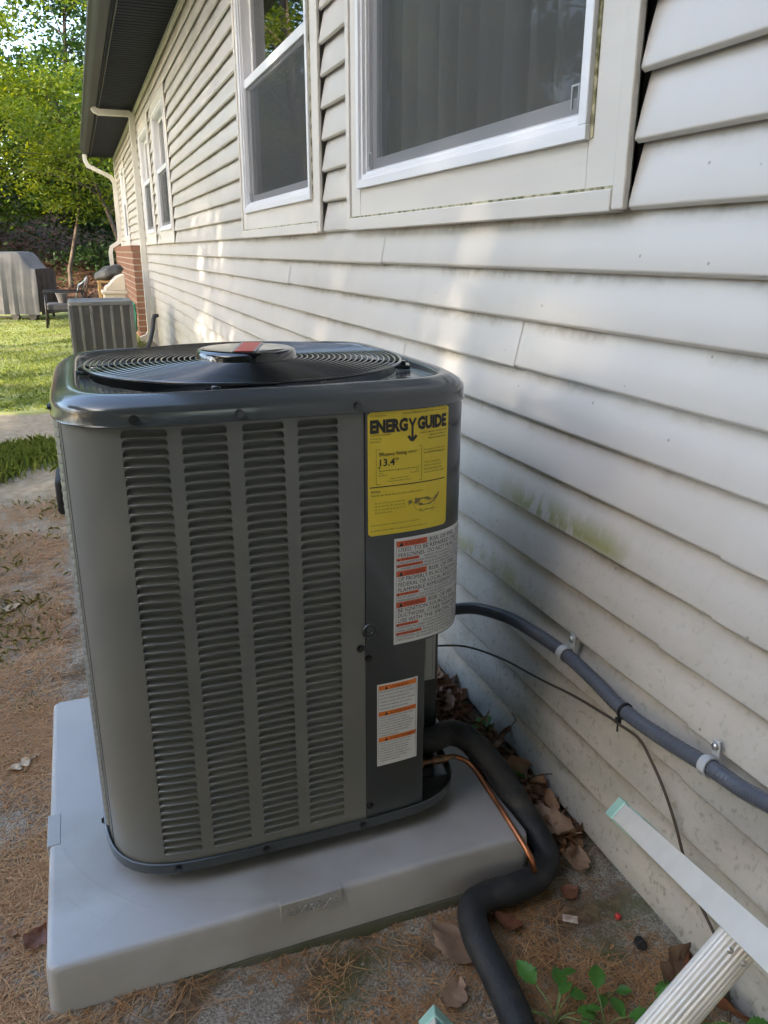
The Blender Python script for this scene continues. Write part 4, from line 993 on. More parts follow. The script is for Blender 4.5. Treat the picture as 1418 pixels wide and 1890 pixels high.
tm = MB(); tm.loft([rot([(x, y, z) for y, z in ((0.285, .040), (0.375, .040), (0.375, .0910), (0.285, .0910))]) for x in (-0.0035, 0.02)], True, True, True); tm.build('size_tab', M['pad'], pad, bevel=0.0015)
# moulded ribs: shallow curved and diagonal lines on the top
m = MB()
def rib(pts, w=0.0045, h=0.00035):
    P = [Vector((p[0], p[1], 0.0902)) for p in pts]; rings = []
    for i in range(len(P)):
        t = (P[min(i+1, len(P)-1)] - P[max(i-1, 0)]).normalized(); q = Vector((-t.y, t.x, 0))
        rings.append([P[i] - q*w, P[i] + Vector((0, 0, h)), P[i] + q*w])
    m.loft(rings, False)
rib([(0.055, 0.03), (0.20, 0.17)]); rib([(0.80, 0.03), (0.66, 0.17)])
for cx, cy, rr, a0, a1 in ((0.42, 0.40, 0.42, 175, 232), (0.42, 0.40, 0.47, 200, 225), (0.42, 0.40, 0.385, 236, 285), (0.42, 0.40, 0.42, 300, 350)):
    pts = [(cx + rr*math.cos(R(a)), cy + rr*math.sin(R(a))) for a in np.linspace(a0, a1, 16)]
    rib([p for p in pts if 0.02 < p[0] < PW-0.02 and 0.02 < p[1] < PD-0.02])
m.build('moulded_rib', M['pad'], pad, 180)
# older mossy slab showing under the front right of the pad
sl_ = MB(); rings = []
for zz, gr in ((-0.06, 0.03), (-0.006, 0.022), (0.0012, 0.012)):
    pr = []
    for x in np.linspace(0.12, 0.86, 50): pr.append((float(x), -0.003 - gr*0.25 + 0.004*noise.noise(Vector((float(x)*20, zz*30, 0))), zz + 0.002*noise.noise(Vector((float(x)*14, 2, zz)))))
    for y in np.linspace(0.0, 0.80, 20): pr.append((0.858 + gr*0.2, float(y), zz))
    pr.append((0.12, 0.80, zz)); rings.append(pr)
sl_.loft(rings, True, False, True)
tag(sl_.build('concrete_slab', M['concrete'], None, 60), 'old mossy concrete slab edge showing below the plastic pad', 'concrete slab')

# ================================================================== PIPES AND CABLES
P = [(0.705, 0.240, 0.187), (0.735, 0.222, 0.187), (0.779, 0.222, 0.193), (0.811, 0.195, 0.185), (0.838, 0.165, 0.155), (0.862, 0.135, 0.115), (0.879, 0.095, 0.075), (0.890, 0.048, 0.045), (0.886, 0.003, 0.028), (0.846, -0.030, 0.022), (0.790, -0.040, 0.022), (0.732, -0.044, 0.026), (0.697, -0.060, 0.026), (0.682, -0.110, 0.018), (0.681, -0.172, 0.010), (0.678, -0.235, 0.004), (0.668, -0.305, -0.002), (0.655, -0.40, -0.01)]
pth = spline(P, 10)
rad = [0.0262 * (1 + 0.03*noise.noise(Vector((i*0.11, 0, 0))) + 0.012*noise.noise(Vector((i*0.6, 3, 0)))) for i in range(len(pth))]
sp = MB().tube(pth, rad, 24).build('insulated_pipe', M['foam'], None, 180)
tag(sp, 'thick black foam-insulated pipe snaking round the pad corner to the ground', 'pipe')
P = [(0.706, 0.202, 0.150), (0.746, 0.201, 0.150), (0.782, 0.197, 0.151), (0.806, 0.172, 0.141), (0.813, 0.124, 0.126), (0.818, 0.03, 0.106), (0.826, -0.03, 0.080), (0.832, -0.042, 0.05)]
cp = thing('copper_pipe', 'thin bare copper refrigerant line running over the pad edge', 'pipe', (0.80, 0.1, 0.13))
pt = spline(P, 10)
MB().tube(pt[20:], 0.0054, 12).build('tube', M['copper'], cp, 180); MB().tube(pt[:21], 0.0056, 12).build('brazed_end', M['copperold'], cp, 180); MB().tube(pt[6:15], 0.0085, 12).build('coupling', M['copperold'], cp, 60)

# flexible conduit
P = [(0.758, 0.455, 0.352), (0.80, 0.44, 0.362), (0.85, 0.41, 0.375), (0.897, 0.365, 0.392), (0.930, 0.29, 0.402), (0.952, 0.215, 0.400), (0.972, 0.121, 0.391), (0.976, 0.025, 0.382), (0.976, -0.066, 0.372), (0.976, -0.171, 0.381), (0.976, -0.267, 0.396), (0.978, -0.332, 0.401), (0.978, -0.40, 0.415), (0.98, -0.60, 0.45)]
pt = spline(P, 26); cd = thing('conduit', 'grey flexible electrical conduit running from the unit along the siding', 'conduit', (0.97, 0.1, 0.38))
rr = [0.0130 + 0.0004*math.sin(i*2.1) for i in range(len(pt))]
MB().tube(pt, rr, 20).build('jacket', M['conduit'], cd, 180)
MB().tube(pt[8:30], 0.0165, 20).build('connector', M['dark'], cd, 60)
def clamp(c, along, label):
    t = thing('conduit_clamp', label, 'clamp', c, 'clamps holding the conduit')
    c = Vector(c); a = Vector(along).normalized(); nx = Vector((-1, 0, 0)); upv = a.cross(nx).normalized()
    if upv.z < 0: upv = -upv
    mm = MB(); ro, ri, w = 0.0168, 0.0136, 0.0075
    rings = []
    for k_ in range(19):
        an = R(-150 + 300*k_/18); d = math.cos(an)*nx + math.sin(an)*upv
        rings.append([c + d*ri - a*w, c + d*ro - a*w, c + d*ro + a*w, c + d*ri + a*w])
    mm.loft(rings, True, True, True)
    mm.obox(c + upv*0.0265 + Vector((0.0145, 0, 0)), upv*0.013, a*w, (0.0015, 0, 0))
    mm.build('strap', M['clamp'], t, 40, 0.0008)
    hc = c + upv*0.030 + Vector((0.0130, 0, 0))
    hd = MB().tube([hc, hc + nx*0.004, hc + nx*0.0055], [0.0062, 0.0055, 0.003], 14).build('screw', M['steel'], t, 50)
    return t
clamp((0.972, 0.121, 0.391), (0.03, -1, -0.08), 'grey conduit clamp near the air conditioner')
clamp((0.976, -0.267, 0.396), (0, -1, 0.13), 'grey conduit clamp above the ladder foot')
tc = Vector((0.976, -0.066, 0.372)); a = Vector((0, -1, 0)); tm = MB(); rings = []
for k_ in range(25):
    an = 2*math.pi*k_/24; d = Vector((math.cos(an), 0, math.sin(an))); rings.append([tc + d*0.0132 - a*0.0025, tc + d*0.0155 - a*0.0025, tc + d*0.0155 + a*0.0025, tc + d*0.0132 + a*0.0025])
tm.loft(rings, True); tm.obox(tc + Vector((-0.012, 0, -0.016)), (0.004, 0, 0), (0, 0.004, 0), (0, 0, 0.005)); tm.tube([tc + Vector((-0.012, 0, -0.02)), tc + Vector((-0.014, -0.003, -0.036))], 0.0018, 6)
tag(tm.build('cable_tie', M['blackmatte'], None, 40), 'black cable tie round the conduit and the brown wire', 'cable tie')
P = [(0.79, 0.40, 0.30), (0.86, 0.47, 0.255), (0.93, 0.46, 0.245), (0.97, 0.36, 0.257), (0.985, 0.214, 0.279), (0.986, 0.096, 0.307), (0.962, -0.045, 0.350), (0.962, -0.069, 0.352), (0.985, -0.098, 0.335), (0.990, -0.134, 0.307), (0.990, -0.175, 0.271), (0.991, -0.206, 0.230), (0.991, -0.229, 0.194), (0.991, -0.262, 0.15), (0.99, -0.325, 0.105), (0.985, -0.364, 0.045), (0.975, -0.385, 0.0)]
tag(MB().tube(spline(P, 10), 0.0026, 7).build('control_wire', M['wire'], None, 180), 'thin brown wire hanging down the siding below the conduit', 'wire')

# ================================================================== LADDER
A = Vector((0.86, -0.2255, 0.310)); Ee = Vector((0.70, -0.6349, 0.5125)); Bf = Vector((0.5447, -0.240, 0.030))
Ld = (Ee - A).normalized(); Sd = (Bf - A); Sd -= Ld * Sd.dot(Ld); LWID = Sd.length; Sd.normalize(); Nd = Ld.cross(Sd)
if Nd.z > 0: Nd = -Nd
lad = thing('ladder', 'dull aluminium stepladder with mint green feet leaning by the wall', 'ladder', tuple(Bf))
def rail(base, sgn):
    m = MB(); LEN = 1.25; hw, hd, t = 0.0150, 0.028, 0.0022
    # channel: outer web plus two flanges with small lips, built as one extruded section
    sec = [(-hw, -hd), (hw, -hd), (hw, -hd + 0.006), (hw - t, -hd + 0.006), (hw - t, -hd + t), (-hw + t, -hd + t), (-hw + t, hd - t), (hw - t, hd - t), (hw - t, hd - 0.006), (hw, hd - 0.006), (hw, hd), (-hw, hd)]
    m.loft([[base + Ld*l + Sd*(sgn*a) + Nd*b for a, b in sec] for l in (0.012, LEN)], True, True, True)
    ro = m.build('rail', M['alu'], lad, bevel=0.0008)
    f = MB(); c = base + Ld*0.010
    f.obox(c, Sd*(hw + 0.0025), Nd*(hd + 0.0025), Ld*0.016); f.obox(c + Ld*0.03 + Sd*(-sgn*0.0)*0, Sd*(hw - 0.0035), Nd*(hd - 0.0035), Ld*0.05)
    f.build('foot', M['mint'], lad, bevel=0.002)
    gm = MB().obox(base + Ld*0.062 - Nd*0.0 + Sd*(-sgn)*(hw + 0.0012), Sd*0.001, Nd*(hd*0.8), Ld*0.032); gm.build('rail_tag', M['mint'], lad)
    return ro
rail(A + Nd*0.012, 1); rail(A + Sd*LWID + Nd*0.012, -1)
for l in (0.40, 0.70, 1.00):
    m = MB(); D = 0.0215; nR = 13; sec = []
    for i in range(nR*4 + 1):
        th = math.pi*(1 - i/(nR*4)); rr_ = D*(1 + (0.035 if i % 4 in (1, 2) else -0.02)); sec.append((rr_*math.cos(th), 0.72*rr_*math.sin(th)))
    sec += [(D*0.9, -0.006), (D*0.3, -0.010), (-D*0.3, -0.010), (-D*0.9, -0.006)]
    c0 = A + Ld*l + Nd*0.022; t2 = (Ld + 0.10*Nd).normalized()
    m.loft([[c0 + Sd*w_ + Nd*a_ + t2*h_ for a_, h_ in sec] for w_ in (0.013, LWID - 0.013)], True, True, True)
    so = m.build('step', M['alu'], lad)
    for w_ in (0.026, LWID - 0.026):
        for a_ in (-0.009, 0.009):
            pc = c0 + Sd*w_ + Nd*a_ + t2*0.0142; MB().tube([pc, pc + t2*0.0012, pc + t2*0.002], [0.0035, 0.003, 0.001], 10).build('rivet', M['steel'], so, 60)
# ================================================================== LEAF LITTER, WEEDS, SCRAPS
def strips(name, pts, l0, l1, wid, mat, lift=0.004, curl=0.25, rng=RNG, tilt=0.06):
    N = len(pts); a = rng.uniform(0, 2*np.pi, N); ln = rng.uniform(l0, l1, N); cu = rng.normal(0, curl, N)
    d = np.stack([np.cos(a), np.sin(a), rng.normal(0, tilt, N)], 1); n = np.stack([-np.sin(a), np.cos(a), 0*a], 1)
    out = []; w = wid * rng.uniform(0.7, 1.3, (N, 1)); c = pts + np.array([0, 0, 1.0]) * (lift * rng.uniform(0.2, 1.6, N))[:, None]
    def at(t): return c + d * (ln * t)[:, None] + n * (ln * cu * (t*t*4 - 0.33))[:, None] * 0.5 + np.array([0, 0, 1.0]) * (0.18*ln*np.abs(tilt) * (0.25 - t*t) * 2)[:, None]
    ts_ = [-0.5, -0.17, 0.17, 0.5]; z = np.array([0, 0, 1.0])
    ps = [at(t) for t in ts_]
    for i in range(3):
        k0 = 1.0 if i > 0 else 0.5; k1 = 1.0 if i < 2 else 0.4
        out.append(np.stack([ps[i] - n*w*k0, ps[i+1] - n*w*k1, ps[i+1] + n*w*k1, ps[i] + n*w*k0], 1))
    q = np.concatenate(out, 1).reshape(N*3, 4, 3)
    return link_mesh(name, quads_mesh(name, q, 4), mat)
def not_pad(x, y): return not (-0.006 < x < 0.86 and -0.006 < y < 0.82)
def d_need(x, y):
    if x > 1.0 or not not_pad(x, y): return 0
    v = 0.30 + 0.9*noise.noise(Vector((x*4.3, y*4.3, 2.2))) + 0.35*noise.noise(Vector((x*13, y*13, 5)))
    if y < 0.1 and x > 0.0: v += 0.02
    if x < 0: v += 0.35
    if y > 2.2: v -= (y - 2.2)*0.5
    return max(0.02, v)
for nm, n, box in (('a', 32000, (-0.75, 1.0, -0.55, 0.95)), ('b', 15000, (-0.95, 0.02, 0.95, 3.0))):
    tag(strips('pine_needles', scatter(n, *box, d_need), 0.03, 0.085 if nm == 'a' else 0.07, 0.00052 if nm == 'a' else 0.0008, M['needle']), 'brown pine needles strewn over the sand near the pad' if nm == 'a' else 'dry pine needles strewn beside the long wall further back', 'pine needles', kind='stuff')
q = strips('needle_crumbs', scatter(13000, -0.9, 1.0, -0.55, 2.6, lambda x, y: d_need(x + 0.03, y) * (1 if y < 1 else 0.6)), 0.004, 0.013, 0.0018, M['chip'], lift=0.0025, curl=0.4, tilt=0.35)
tag(q, 'orange-brown crumbs of bark and needle litter on the sand', 'litter', kind='stuff')
# grains and pebbles
pts = scatter(3200, -0.7, 1.0, -0.5, 1.2, lambda x, y: 1 if not_pad(x, y) else 0); m = MB()
for p in pts:
    s_ = 0.0012 + 0.0022*random.random()**2; c = Vector(p) + Vector((0, 0, s_*0.4))
    m.add([c + Vector(v)*s_*random.uniform(0.7, 1.2) for v in ((1,0,0),(-1,0,0),(0,1,0),(0,-1,0),(0,0,.8),(0,0,-.8))], [(0,2,4),(2,1,4),(1,3,4),(3,0,4),(2,0,5),(1,2,5),(3,1,5),(0,3,5)])
tag(m.build('sand_grains', M['pebble']), 'pale grit and tiny stones scattered over the sand', 'grit', kind='stuff')
# moss tufts by the pad
def d_moss(x, y): return sst(0.25, 0.5, noise.noise(Vector((x*6, y*6, 11)))) if not_pad(x, y) else 0
tag(blades('moss', scatter(3500, -0.6, 0.7, -0.45, 1.6, d_moss), 0.003, 0.008, 0.0009, M['drygrass'], lean=0.6), 'olive moss patches growing in the sand round the pad', 'moss', kind='stuff')

def leaf_mesh(L_, W_, seed, lobes=0, curl=0.3, fold=0.25):
    n = 15; m = MB(); rows = []
    for i in range(n):
        t = i/(n-1); w0 = W_*(math.sin(math.pi*t)**0.85)*(1.12 - 0.35*t) + 0.0006; row = []
        if lobes: w0 *= 0.60 + 0.42*math.cos(2*math.pi*lobes*t + 0.6)
        for j in range(7):
            s = (j-3)/3; sg = 1 if s > 0 else -1
            w = w0*(1 + 0.42*noise.noise(Vector((t*7 + seed*3.1, sg*5, 0.5))) + 0.22*noise.noise(Vector((t*19 + seed, sg*9, 2))))
            x = L_*(t-0.5) + 0.05*L_*noise.noise(Vector((s*2, t*4, seed))); y = s*max(w, 0.0004) + 0.10*W_*math.sin(3*t + seed)
            z = fold*abs(s)**1.4*W_*(0.5+1.0*t) + curl*L_*(t-0.45)**2*1.6 + 0.07*L_*noise.noise(Vector((t*5 + seed, s*2.2, seed*1.7))) + 0.022*L_*noise.noise(Vector((t*13 + seed, s*6, seed)))
            row.append((x, y, z))
        rows.append(row)
    return m.loft(rows, False)
def put_leaf(name, label, loc, L_, W_, seed, mat, rz, rx=0.0, ry=0.0, lobes=0, curl=0.3, fold=0.25, group=None):
    m = leaf_mesh(L_, W_, seed, lobes, curl, fold); m.tube([(L_*0.5, 0, curl*L_*0.45), (L_*0.62, 0.004, curl*L_*0.6)], 0.0012, 5)
    o = m.build(name, mat, None, 180); o.rotation_euler = (rx, ry, rz); o.location = (loc[0], loc[1], g(loc[0], loc[1]) + loc[2])
    return tag(o, label, 'leaf', group)
put_leaf('dry_leaf', 'big flat tan leaf lying left of the black pipe', (0.645, -0.088, 0.012), 0.105, 0.040, 3, M['deadleaf2'], 1.9, 0.1, curl=0.12, fold=0.08)
put_leaf('dry_leaf', 'pale oak leaf lying left of the pad', (-0.082, 0.70, 0.008), 0.075, 0.024, 5, M['paleleaf'], 0.5, lobes=3, curl=0.1, fold=0.1)
put_leaf('dry_leaf', 'torn tan leaf near the bottom edge beside the black pipe', (0.606, -0.175, 0.010), 0.06, 0.022, 8, M['deadleaf2'], 0.9, 0.2, curl=0.3)
put_leaf('dry_leaf', 'crumpled brown leaf behind the bend of the black pipe', (0.755, -0.085, 0.012), 0.055, 0.022, 9, M['deadleaf3'], 2.4, 0.2, curl=0.4)
put_leaf('dry_leaf', 'small brown leaf against the base of the siding near the ladder foot', (0.905, -0.055, 0.008), 0.04, 0.016, 12, M['deadleaf3'], 0.2, curl=0.2)
put_leaf('dry_leaf', 'curled tan leaf under the ladder step by the wall', (0.958, -0.285, 0.03), 0.13, 0.035, 21, M['deadleaf2'], 0.6, 0.5, 0.1, curl=0.25, fold=0.5)
put_leaf('dry_leaf', 'large red-brown leaf curled against the wall below the ladder', (0.975, -0.36, 0.035), 0.14, 0.05, 22, M['deadleaf3'], 1.9, 0.7, 0.2, curl=0.3, fold=0.5)
put_leaf('dry_leaf', 'whitish curled leaf scrap on the bare ground at the left edge', (-0.17, 1.64, 0.008), 0.07, 0.014, 31, M['paleleaf'], 0.4, 0.3, curl=0.3)
put_leaf('dry_leaf', 'brown curled leaf lying against the pad left side', (-0.03, 0.155, 0.010), 0.05, 0.018, 33, M['deadleaf3'], 1.0, 0.3, curl=0.4)
put_leaf('dry_leaf', 'tan leaf caught between black pipe and siding', (0.935, 0.075, 0.035), 0.12, 0.034, 35, M['deadleaf2'], -1.0, 0.5, curl=0.3, fold=0.4)
put_leaf('dry_leaf', 'tan leaf lying flat at the wall beside the pipe bend', (0.95, -0.005, 0.02), 0.06, 0.026, 36, M['deadleaf2'], 0.9, 0.3, curl=0.15)
# heap of leaves between pad and siding: nobody could count it
m = MB(); rnd = random.Random(5)
for i in range(260):
    y = rnd.uniform(0.02, 1.25); x = 0.998 - abs(rnd.gauss(0, 0.045)) - 0.02
    if x < 0.865 and y < 0.82: x = rnd.uniform(0.87, 0.97)
    lm = leaf_mesh(rnd.uniform(0.035, 0.09), rnd.uniform(0.010, 0.024), i + 50, rnd.choice((0, 0, 3)), rnd.uniform(-.2, .6), rnd.uniform(0.1, 0.7))
    mt = Matrix.Translation((x, y, g(x, y) + 0.012 + 0.035*rnd.random()*(1 if y > 0.12 else 0.4))) @ Matrix.Rotation(rnd.uniform(0, 6.28), 4, 'Z') @ Matrix.Rotation(rnd.gauss(0, 0.5), 4, 'X') @ Matrix.Rotation(rnd.gauss(0, 0.35), 4, 'Y')
    m.add([mt @ Vector(v) for v in lm.v], lm.f)
tag(m.build('leaf_heap', M['deadleaf'], None, 180), 'drift of dead brown leaves between the pad and the siding', 'leaf litter', kind='stuff')
m = MB()
for i in range(60):
    x = rnd.uniform(-0.6, 0.95); y = rnd.uniform(-0.45, 2.2)
    if not not_pad(x, y): continue
    lm = leaf_mesh(rnd.uniform(0.014, 0.034), rnd.uniform(0.006, 0.011), i + 400, 0, rnd.uniform(-.2, .5), 0.3)
    mt = Matrix.Translation((x, y, g(x, y) + 0.006)) @ Matrix.Rotation(rnd.uniform(0, 6.28), 4, 'Z') @ Matrix.Rotation(rnd.gauss(0, 0.3), 4, 'X')
    m.add([mt @ Vector(v) for v in lm.v], lm.f)
tag(m.build('leaf_fragments', M['deadleaf'], None, 180), 'small dry leaf fragments scattered on the sand', 'leaf litter', kind='stuff')

# weeds with separate leaves
def weed(label, loc, leaves, h, seed, spread):
    t = thing('weed', label, 'plant', (loc[0], loc[1], g(*loc[:2]))); rnd = random.Random(seed); b = Vector((loc[0], loc[1], g(*loc[:2])))
    lm = MB(); rows = []
    for i in range(14):
        u = i/13; w = 0.34*(math.sin(math.pi*u**0.8)**0.9) * (1 + 0.16*(1 if i % 2 else -1)) + 0.004
        rows.append([(u + 0.02*abs(s), s*w, 0.22*w*abs(s) - 0.30*u*u + 0.22*u + 0.02*math.sin(u*20)*abs(s)) for s in (-1, -0.5, 0, 0.5, 1)])
    lm.loft(rows, False); me = lm.mesh('leaf'); me.materials.append(M['weed']); me.shade_smooth()
    st = MB()
    for i in range(leaves):
        a = rnd.uniform(0, 6.28); r_ = spread*rnd.uniform(0.25, 1); hh = h*rnd.uniform(0.5, 1)
        tip = b + Vector((r_*math.cos(a), r_*math.sin(a), hh)); st.tube(spline([b, b + Vector((0.35*r_*math.cos(a), 0.35*r_*math.sin(a), 0.7*hh)), tip], 4), 0.0012, 5)
        o = bpy.data.objects.new('leaf', me); COL.objects.link(o); o.parent = t
        s_ = rnd.uniform(0.024, 0.048); o.scale = (s_, s_*0.9, s_); o.rotation_euler = (rnd.gauss(0, .25), rnd.gauss(0, .25), a + rnd.gauss(0, .7)); o.location = tip - wl(t)
    st.build('stem', M['weedstem'], t, 180)
weed('green weed sprig beside the black pipe at the bottom', (0.735, -0.275), 9, 0.055, 1, 0.06)
weed('single green weed leaf pair left of the ladder step', (0.835, -0.262), 3, 0.03, 2, 0.02)
weed('leafy green weed clump under the ladder by the wall', (0.925, -0.365), 15, 0.075, 3, 0.07)
weed('small green weed between ladder step and black pipe', (0.80, -0.315), 7, 0.05, 4, 0.045)
weed('low green weed at the pad front left corner', (-0.02, -0.075), 7, 0.012, 6, 0.04)
weed('green seedling growing among leaves behind the unit', (0.955, 0.40), 5, 0.06, 7, 0.03)
weed('green seedling at the wall beside the black pipe bend', (0.962, 0.27), 4, 0.05, 8, 0.025)
# dry stalks against the siding
def stalk(label, pts): return tag(MB().tube(spline(pts, 6), 0.0012, 5).build('dry_stalk', M['wire'], None, 180), label, 'stalk')
stalk('thin dry twig poking up beside the siding near the pipe', [(0.955, 0.205, 0.02), (0.965, 0.20, 0.05), (0.985, 0.17, 0.075), (0.988, 0.155, 0.085)])
stalk('curled dry tendril against the siding behind the unit', [(0.96, 0.72, 0.03), (0.975, 0.72, 0.11), (0.965, 0.735, 0.17), (0.975, 0.70, 0.19), (0.98, 0.69, 0.175)])
stalk('dry stalk leaning on the siding above the leaf drift', [(0.95, 0.36, 0.03), (0.97, 0.34, 0.07), (0.985, 0.31, 0.12), (0.987, 0.33, 0.13)])
# scraps
m = MB().loft([[(x, y, z + 0.0006*math.sin(i*2)) for i, (y, z) in enumerate(((-.008, .001), (0, .003), (.008, .001)))] for x in (-.014, -.005, .005, .014)], False)
o = m.build('wrapper_scrap', M['litwhite'], None, 60); o.location = (0.876, -0.101, g(0.876, -0.101) + 0.004); o.rotation_euler = (0.1, 0.1, -0.5); tag(o, 'tiny pale paper wrapper on the sand', 'wrapper')
m = MB().tube([(0, 0, -0.006), (0, 0, -0.003), (0, 0, 0.002), (0, 0, 0.005)], [0.003, 0.006, 0.006, 0.002], 8)
o = m.build('berry', M['litred'], None, 180); o.location = (0.957, -0.132, g(0.957, -0.132) + 0.005); tag(o, 'small red berry lying near the siding', 'berry')
m = MB().tube([(-0.011, 0, 0), (-0.009, 0, 0), (0.009, 0, 0), (0.011, 0, 0)], [0.007, 0.009, 0.009, 0.007], 14)
o = m.build('bottle_stopper', M['blackmatte'], None, 40); o.location = (0.955, -0.198, g(0.955, -0.198) + 0.009); o.rotation_euler = (0, 0.4, 1.2); tag(o, 'little black plastic stopper on the ground by the wall', 'stopper')
m = MB().tube(spline([(-0.014, 0, 0), (0, 0.002, 0.002), (0.014, 0, 0)], 4), 0.0022, 6)
o = m.build('plastic_scrap', M['hose'], None, 180); o.location = (0.748, -0.178, g(0.748, -0.178) + 0.004); o.rotation_euler = (0, 0, 0.2); tag(o, 'green plastic scrap just right of the black pipe', 'scrap')

# ================================================================== FAR YARD
# older air conditioner
oa = thing('air_conditioner', 'older small grey air conditioner with vertical ribs by the far downspout', 'air conditioner', (0.335, 7.3, 0.0))
X0, X1, Y0, Y1, ZT2 = 0.052, 0.622, 7.02, 7.58, 0.688
MB().box((X0 - 0.02, Y0 - 0.03, 0.0), (X1 + 0.02, Y1 + 0.03, 0.05)).build('base', M['concrete'], oa, bevel=0.005)
MB().box((X0 + 0.012, Y0 + 0.012, 0.05), (X1 - 0.012, Y1 - 0.012, ZT2 - 0.03)).build('coil', M['ac_old'], oa)
tp = MB().loft([rrect(X0 - .004, Y0 - .004, X1 + .004, Y1 + .004, .03, z) for z in (ZT2 - .036, ZT2 - .006)] + [rrect(X0 + .006, Y0 + .006, X1 - .006, Y1 - .006, .025, ZT2), rrect(X0 + .05, Y0 + .05, X1 - .05, Y1 - .05, .02, ZT2 - 0.003), rrect(X0 + .07, Y0 + .07, X1 - .07, Y1 - .07, .02, ZT2 - 0.02)], True, True, True).build('top_cover', M['ac_rib'], oa, 40)
for i in range(7):
    x = X0 + 0.012 + (X1 - X0 - 0.024)*i/6; hw = 0.013 if 0 < i < 6 else 0.02
    MB().box((x - hw, Y0, 0.05), (x + hw, Y0 + 0.012, ZT2 - 0.037)).build('rib', M['ac_rib'], oa, bevel=0.003)
    yy = Y0 + 0.012 + (Y1 - Y0 - 0.024)*i/6
    MB().box((X0, yy - hw, 0.05), (X0 + 0.012, yy + hw, ZT2 - 0.037)).build('rib', M['ac_rib'], oa, bevel=0.003)
m = MB()
for i in range(58):
    z = 0.06 + i*0.0103; m.box((X0 + 0.014, Y0 + 0.004, z), (X1 - 0.014, Y0 + 0.010, z + 0.0035))
lo = m.build('louver', M['ac_old'], oa); lo['kind'] = 'stuff'
m = MB()
for i, w_ in enumerate((0.055, 0.06, 0.085)): m.box((X0 + 0.135, Y0 - 0.003, 0.62 - 0.02*i), (X0 + 0.135 + w_, Y0 - 0.0005, 0.626 - 0.02*i))
m.build('nameplate', M['ac_rib'], oa)
# its line set
tag(MB().tube(spline([(0.985, 8.75, 0.42), (0.94, 8.70, 0.40), (0.90, 8.62, 0.24), (0.83, 8.45, 0.10), (0.74, 8.1, 0.08), (0.66, 7.6, 0.10), (0.60, 7.45, 0.12)], 8), 0.024, 10).build('line_set', M['foam'], None, 180), 'black insulated line from the wall to the older air conditioner', 'pipe')
# green hose coil
m = MB()
for k_ in range(5):
    rr = 0.135 + 0.010*k_; m.tube([(0.850 - 0.010*(k_ % 3) + 0.004*math.sin(3*t), 10.62 + rr*math.cos(t), 0.27 + rr*1.12*math.sin(t)) for t in [2*math.pi*q/36 for q in range(37)]], 0.0085, 7)
m.tube(spline([(0.845, 10.62, 0.42), (0.83, 10.45, 0.46), (0.84, 10.42, 0.36)], 6), 0.0085, 7)
tag(m.build('garden_hose', M['hose'], None, 180), 'coiled green garden hose hanging on the brick wall', 'hose')
# beige bin with hooded lid
bn = thing('storage_bin', 'beige plastic storage bin with sloping hooded lid by the brick wall', 'bin', (0.56, 9.2, 0))
MB().loft([rrect(.45, 9.02, .655, 9.38, .02, 0.005), rrect(.425, 9.0, .672, 9.40, .02, .655)], True, True, True).build('body', M['beige'], bn, 40)
lid = MB().box((.408, 8.985, .655), (.690, 9.415, .690)).build('lid', M['beige'], bn, bevel=0.006)
hd = [(.440, .690), (.674, .690), (.676, .872), (.640, .868), (.585, .845), (.535, .80), (.490, .752), (.455, .735)]
MB().prism(hd, 'y', 9.0, 9.40).build('hood', M['beige'], lid, bevel=0.008)
# crumpled dark cover piled behind the bin
m = MB(); rows = []
for i in range(15):
    ph = math.pi*i/14; row = []
    for j in range(24):
        th = 2*math.pi*j/24; d = Vector((math.sin(ph)*math.cos(th), math.sin(ph)*math.sin(th), math.cos(ph)))
        r_ = 1 + 0.22*noise.noise(d*2.2 + Vector((3, 1, 0))) + 0.10*noise.noise(d*6)
        p = Vector((0.165*d.x, 0.16*d.y, 0.085*d.z))*r_; row.append((0.525 + p.x, 9.62 + p.y, 0.875 + p.z + 0.28*p.x))
    rows.append(row)
m.loft(rows, True)
tag(m.build('cloth_bundle', M['bag'], None, 180), 'crumpled dark cloth cover heaped on the bench behind the bin', 'cloth bundle')
bt = thing('wood_stand', 'small pale pine stand under the dark cloth bundle', 'stand', (0.52, 9.62, 0))
MB().box((.38, 9.48, .765), (.67, 9.76, .79)).build('top', M['pine'], bt, bevel=0.003)
for x, y in ((.385, 9.485), (.63, 9.485), (.385, 9.72), (.63, 9.72)): MB().box((x, y, 0), (x + .036, y + .036, .765)).build('leg', M['pine'], bt, bevel=0.003)
# patio armchair facing left
ch = thing('patio_chair', 'black metal patio armchair with brown wicker back on the lawn', 'chair', (0.0, 12.6, 0))
CY0, CY1 = 12.35, 12.95
for y in (CY0, CY1):
    MB().tube([(-.35, y, 0.0), (-.33, y, 0.53)], 0.016, 8).build('leg', M['blackmetal'], ch, 180)
    MB().tube([(.32, y, 0.0), (.22, y, 0.32), (.20, y, 0.53)], 0.016, 8).build('leg', M['blackmetal'], ch, 180)
    MB().box((-.37, y - .025, .525), (.24, y + .025, .548)).build('armrest', M['blackmetal'], ch, bevel=0.006)
MB().box((-.34, CY0 + .02, .24), (.22, CY1 - .02, .28)).build('seat', M['blackmetal'], ch, bevel=0.006)
MB().loft([rrect(-.335, CY0 + .02, .20, CY1 - .02, .05, z) for z in (.282, .345)] + [rrect(-.31, CY0 + .05, .18, CY1 - .05, .04, .362)], True, True, True).build('cushion', M['cushion'], ch, 60)
bk = MB().obox((.255, (CY0 + CY1)/2, .50), (.018, 0, .005), (0, .28, 0), (.055, 0, .225)).build('backrest', M['wicker'], ch, bevel=0.012)
MB().tube([(.315, CY0 + .03, .725), (.315, CY1 - .03, .725)], 0.018, 8).build('top_rail', M['wicker'], ch, 180)
m = MB(); rows = []
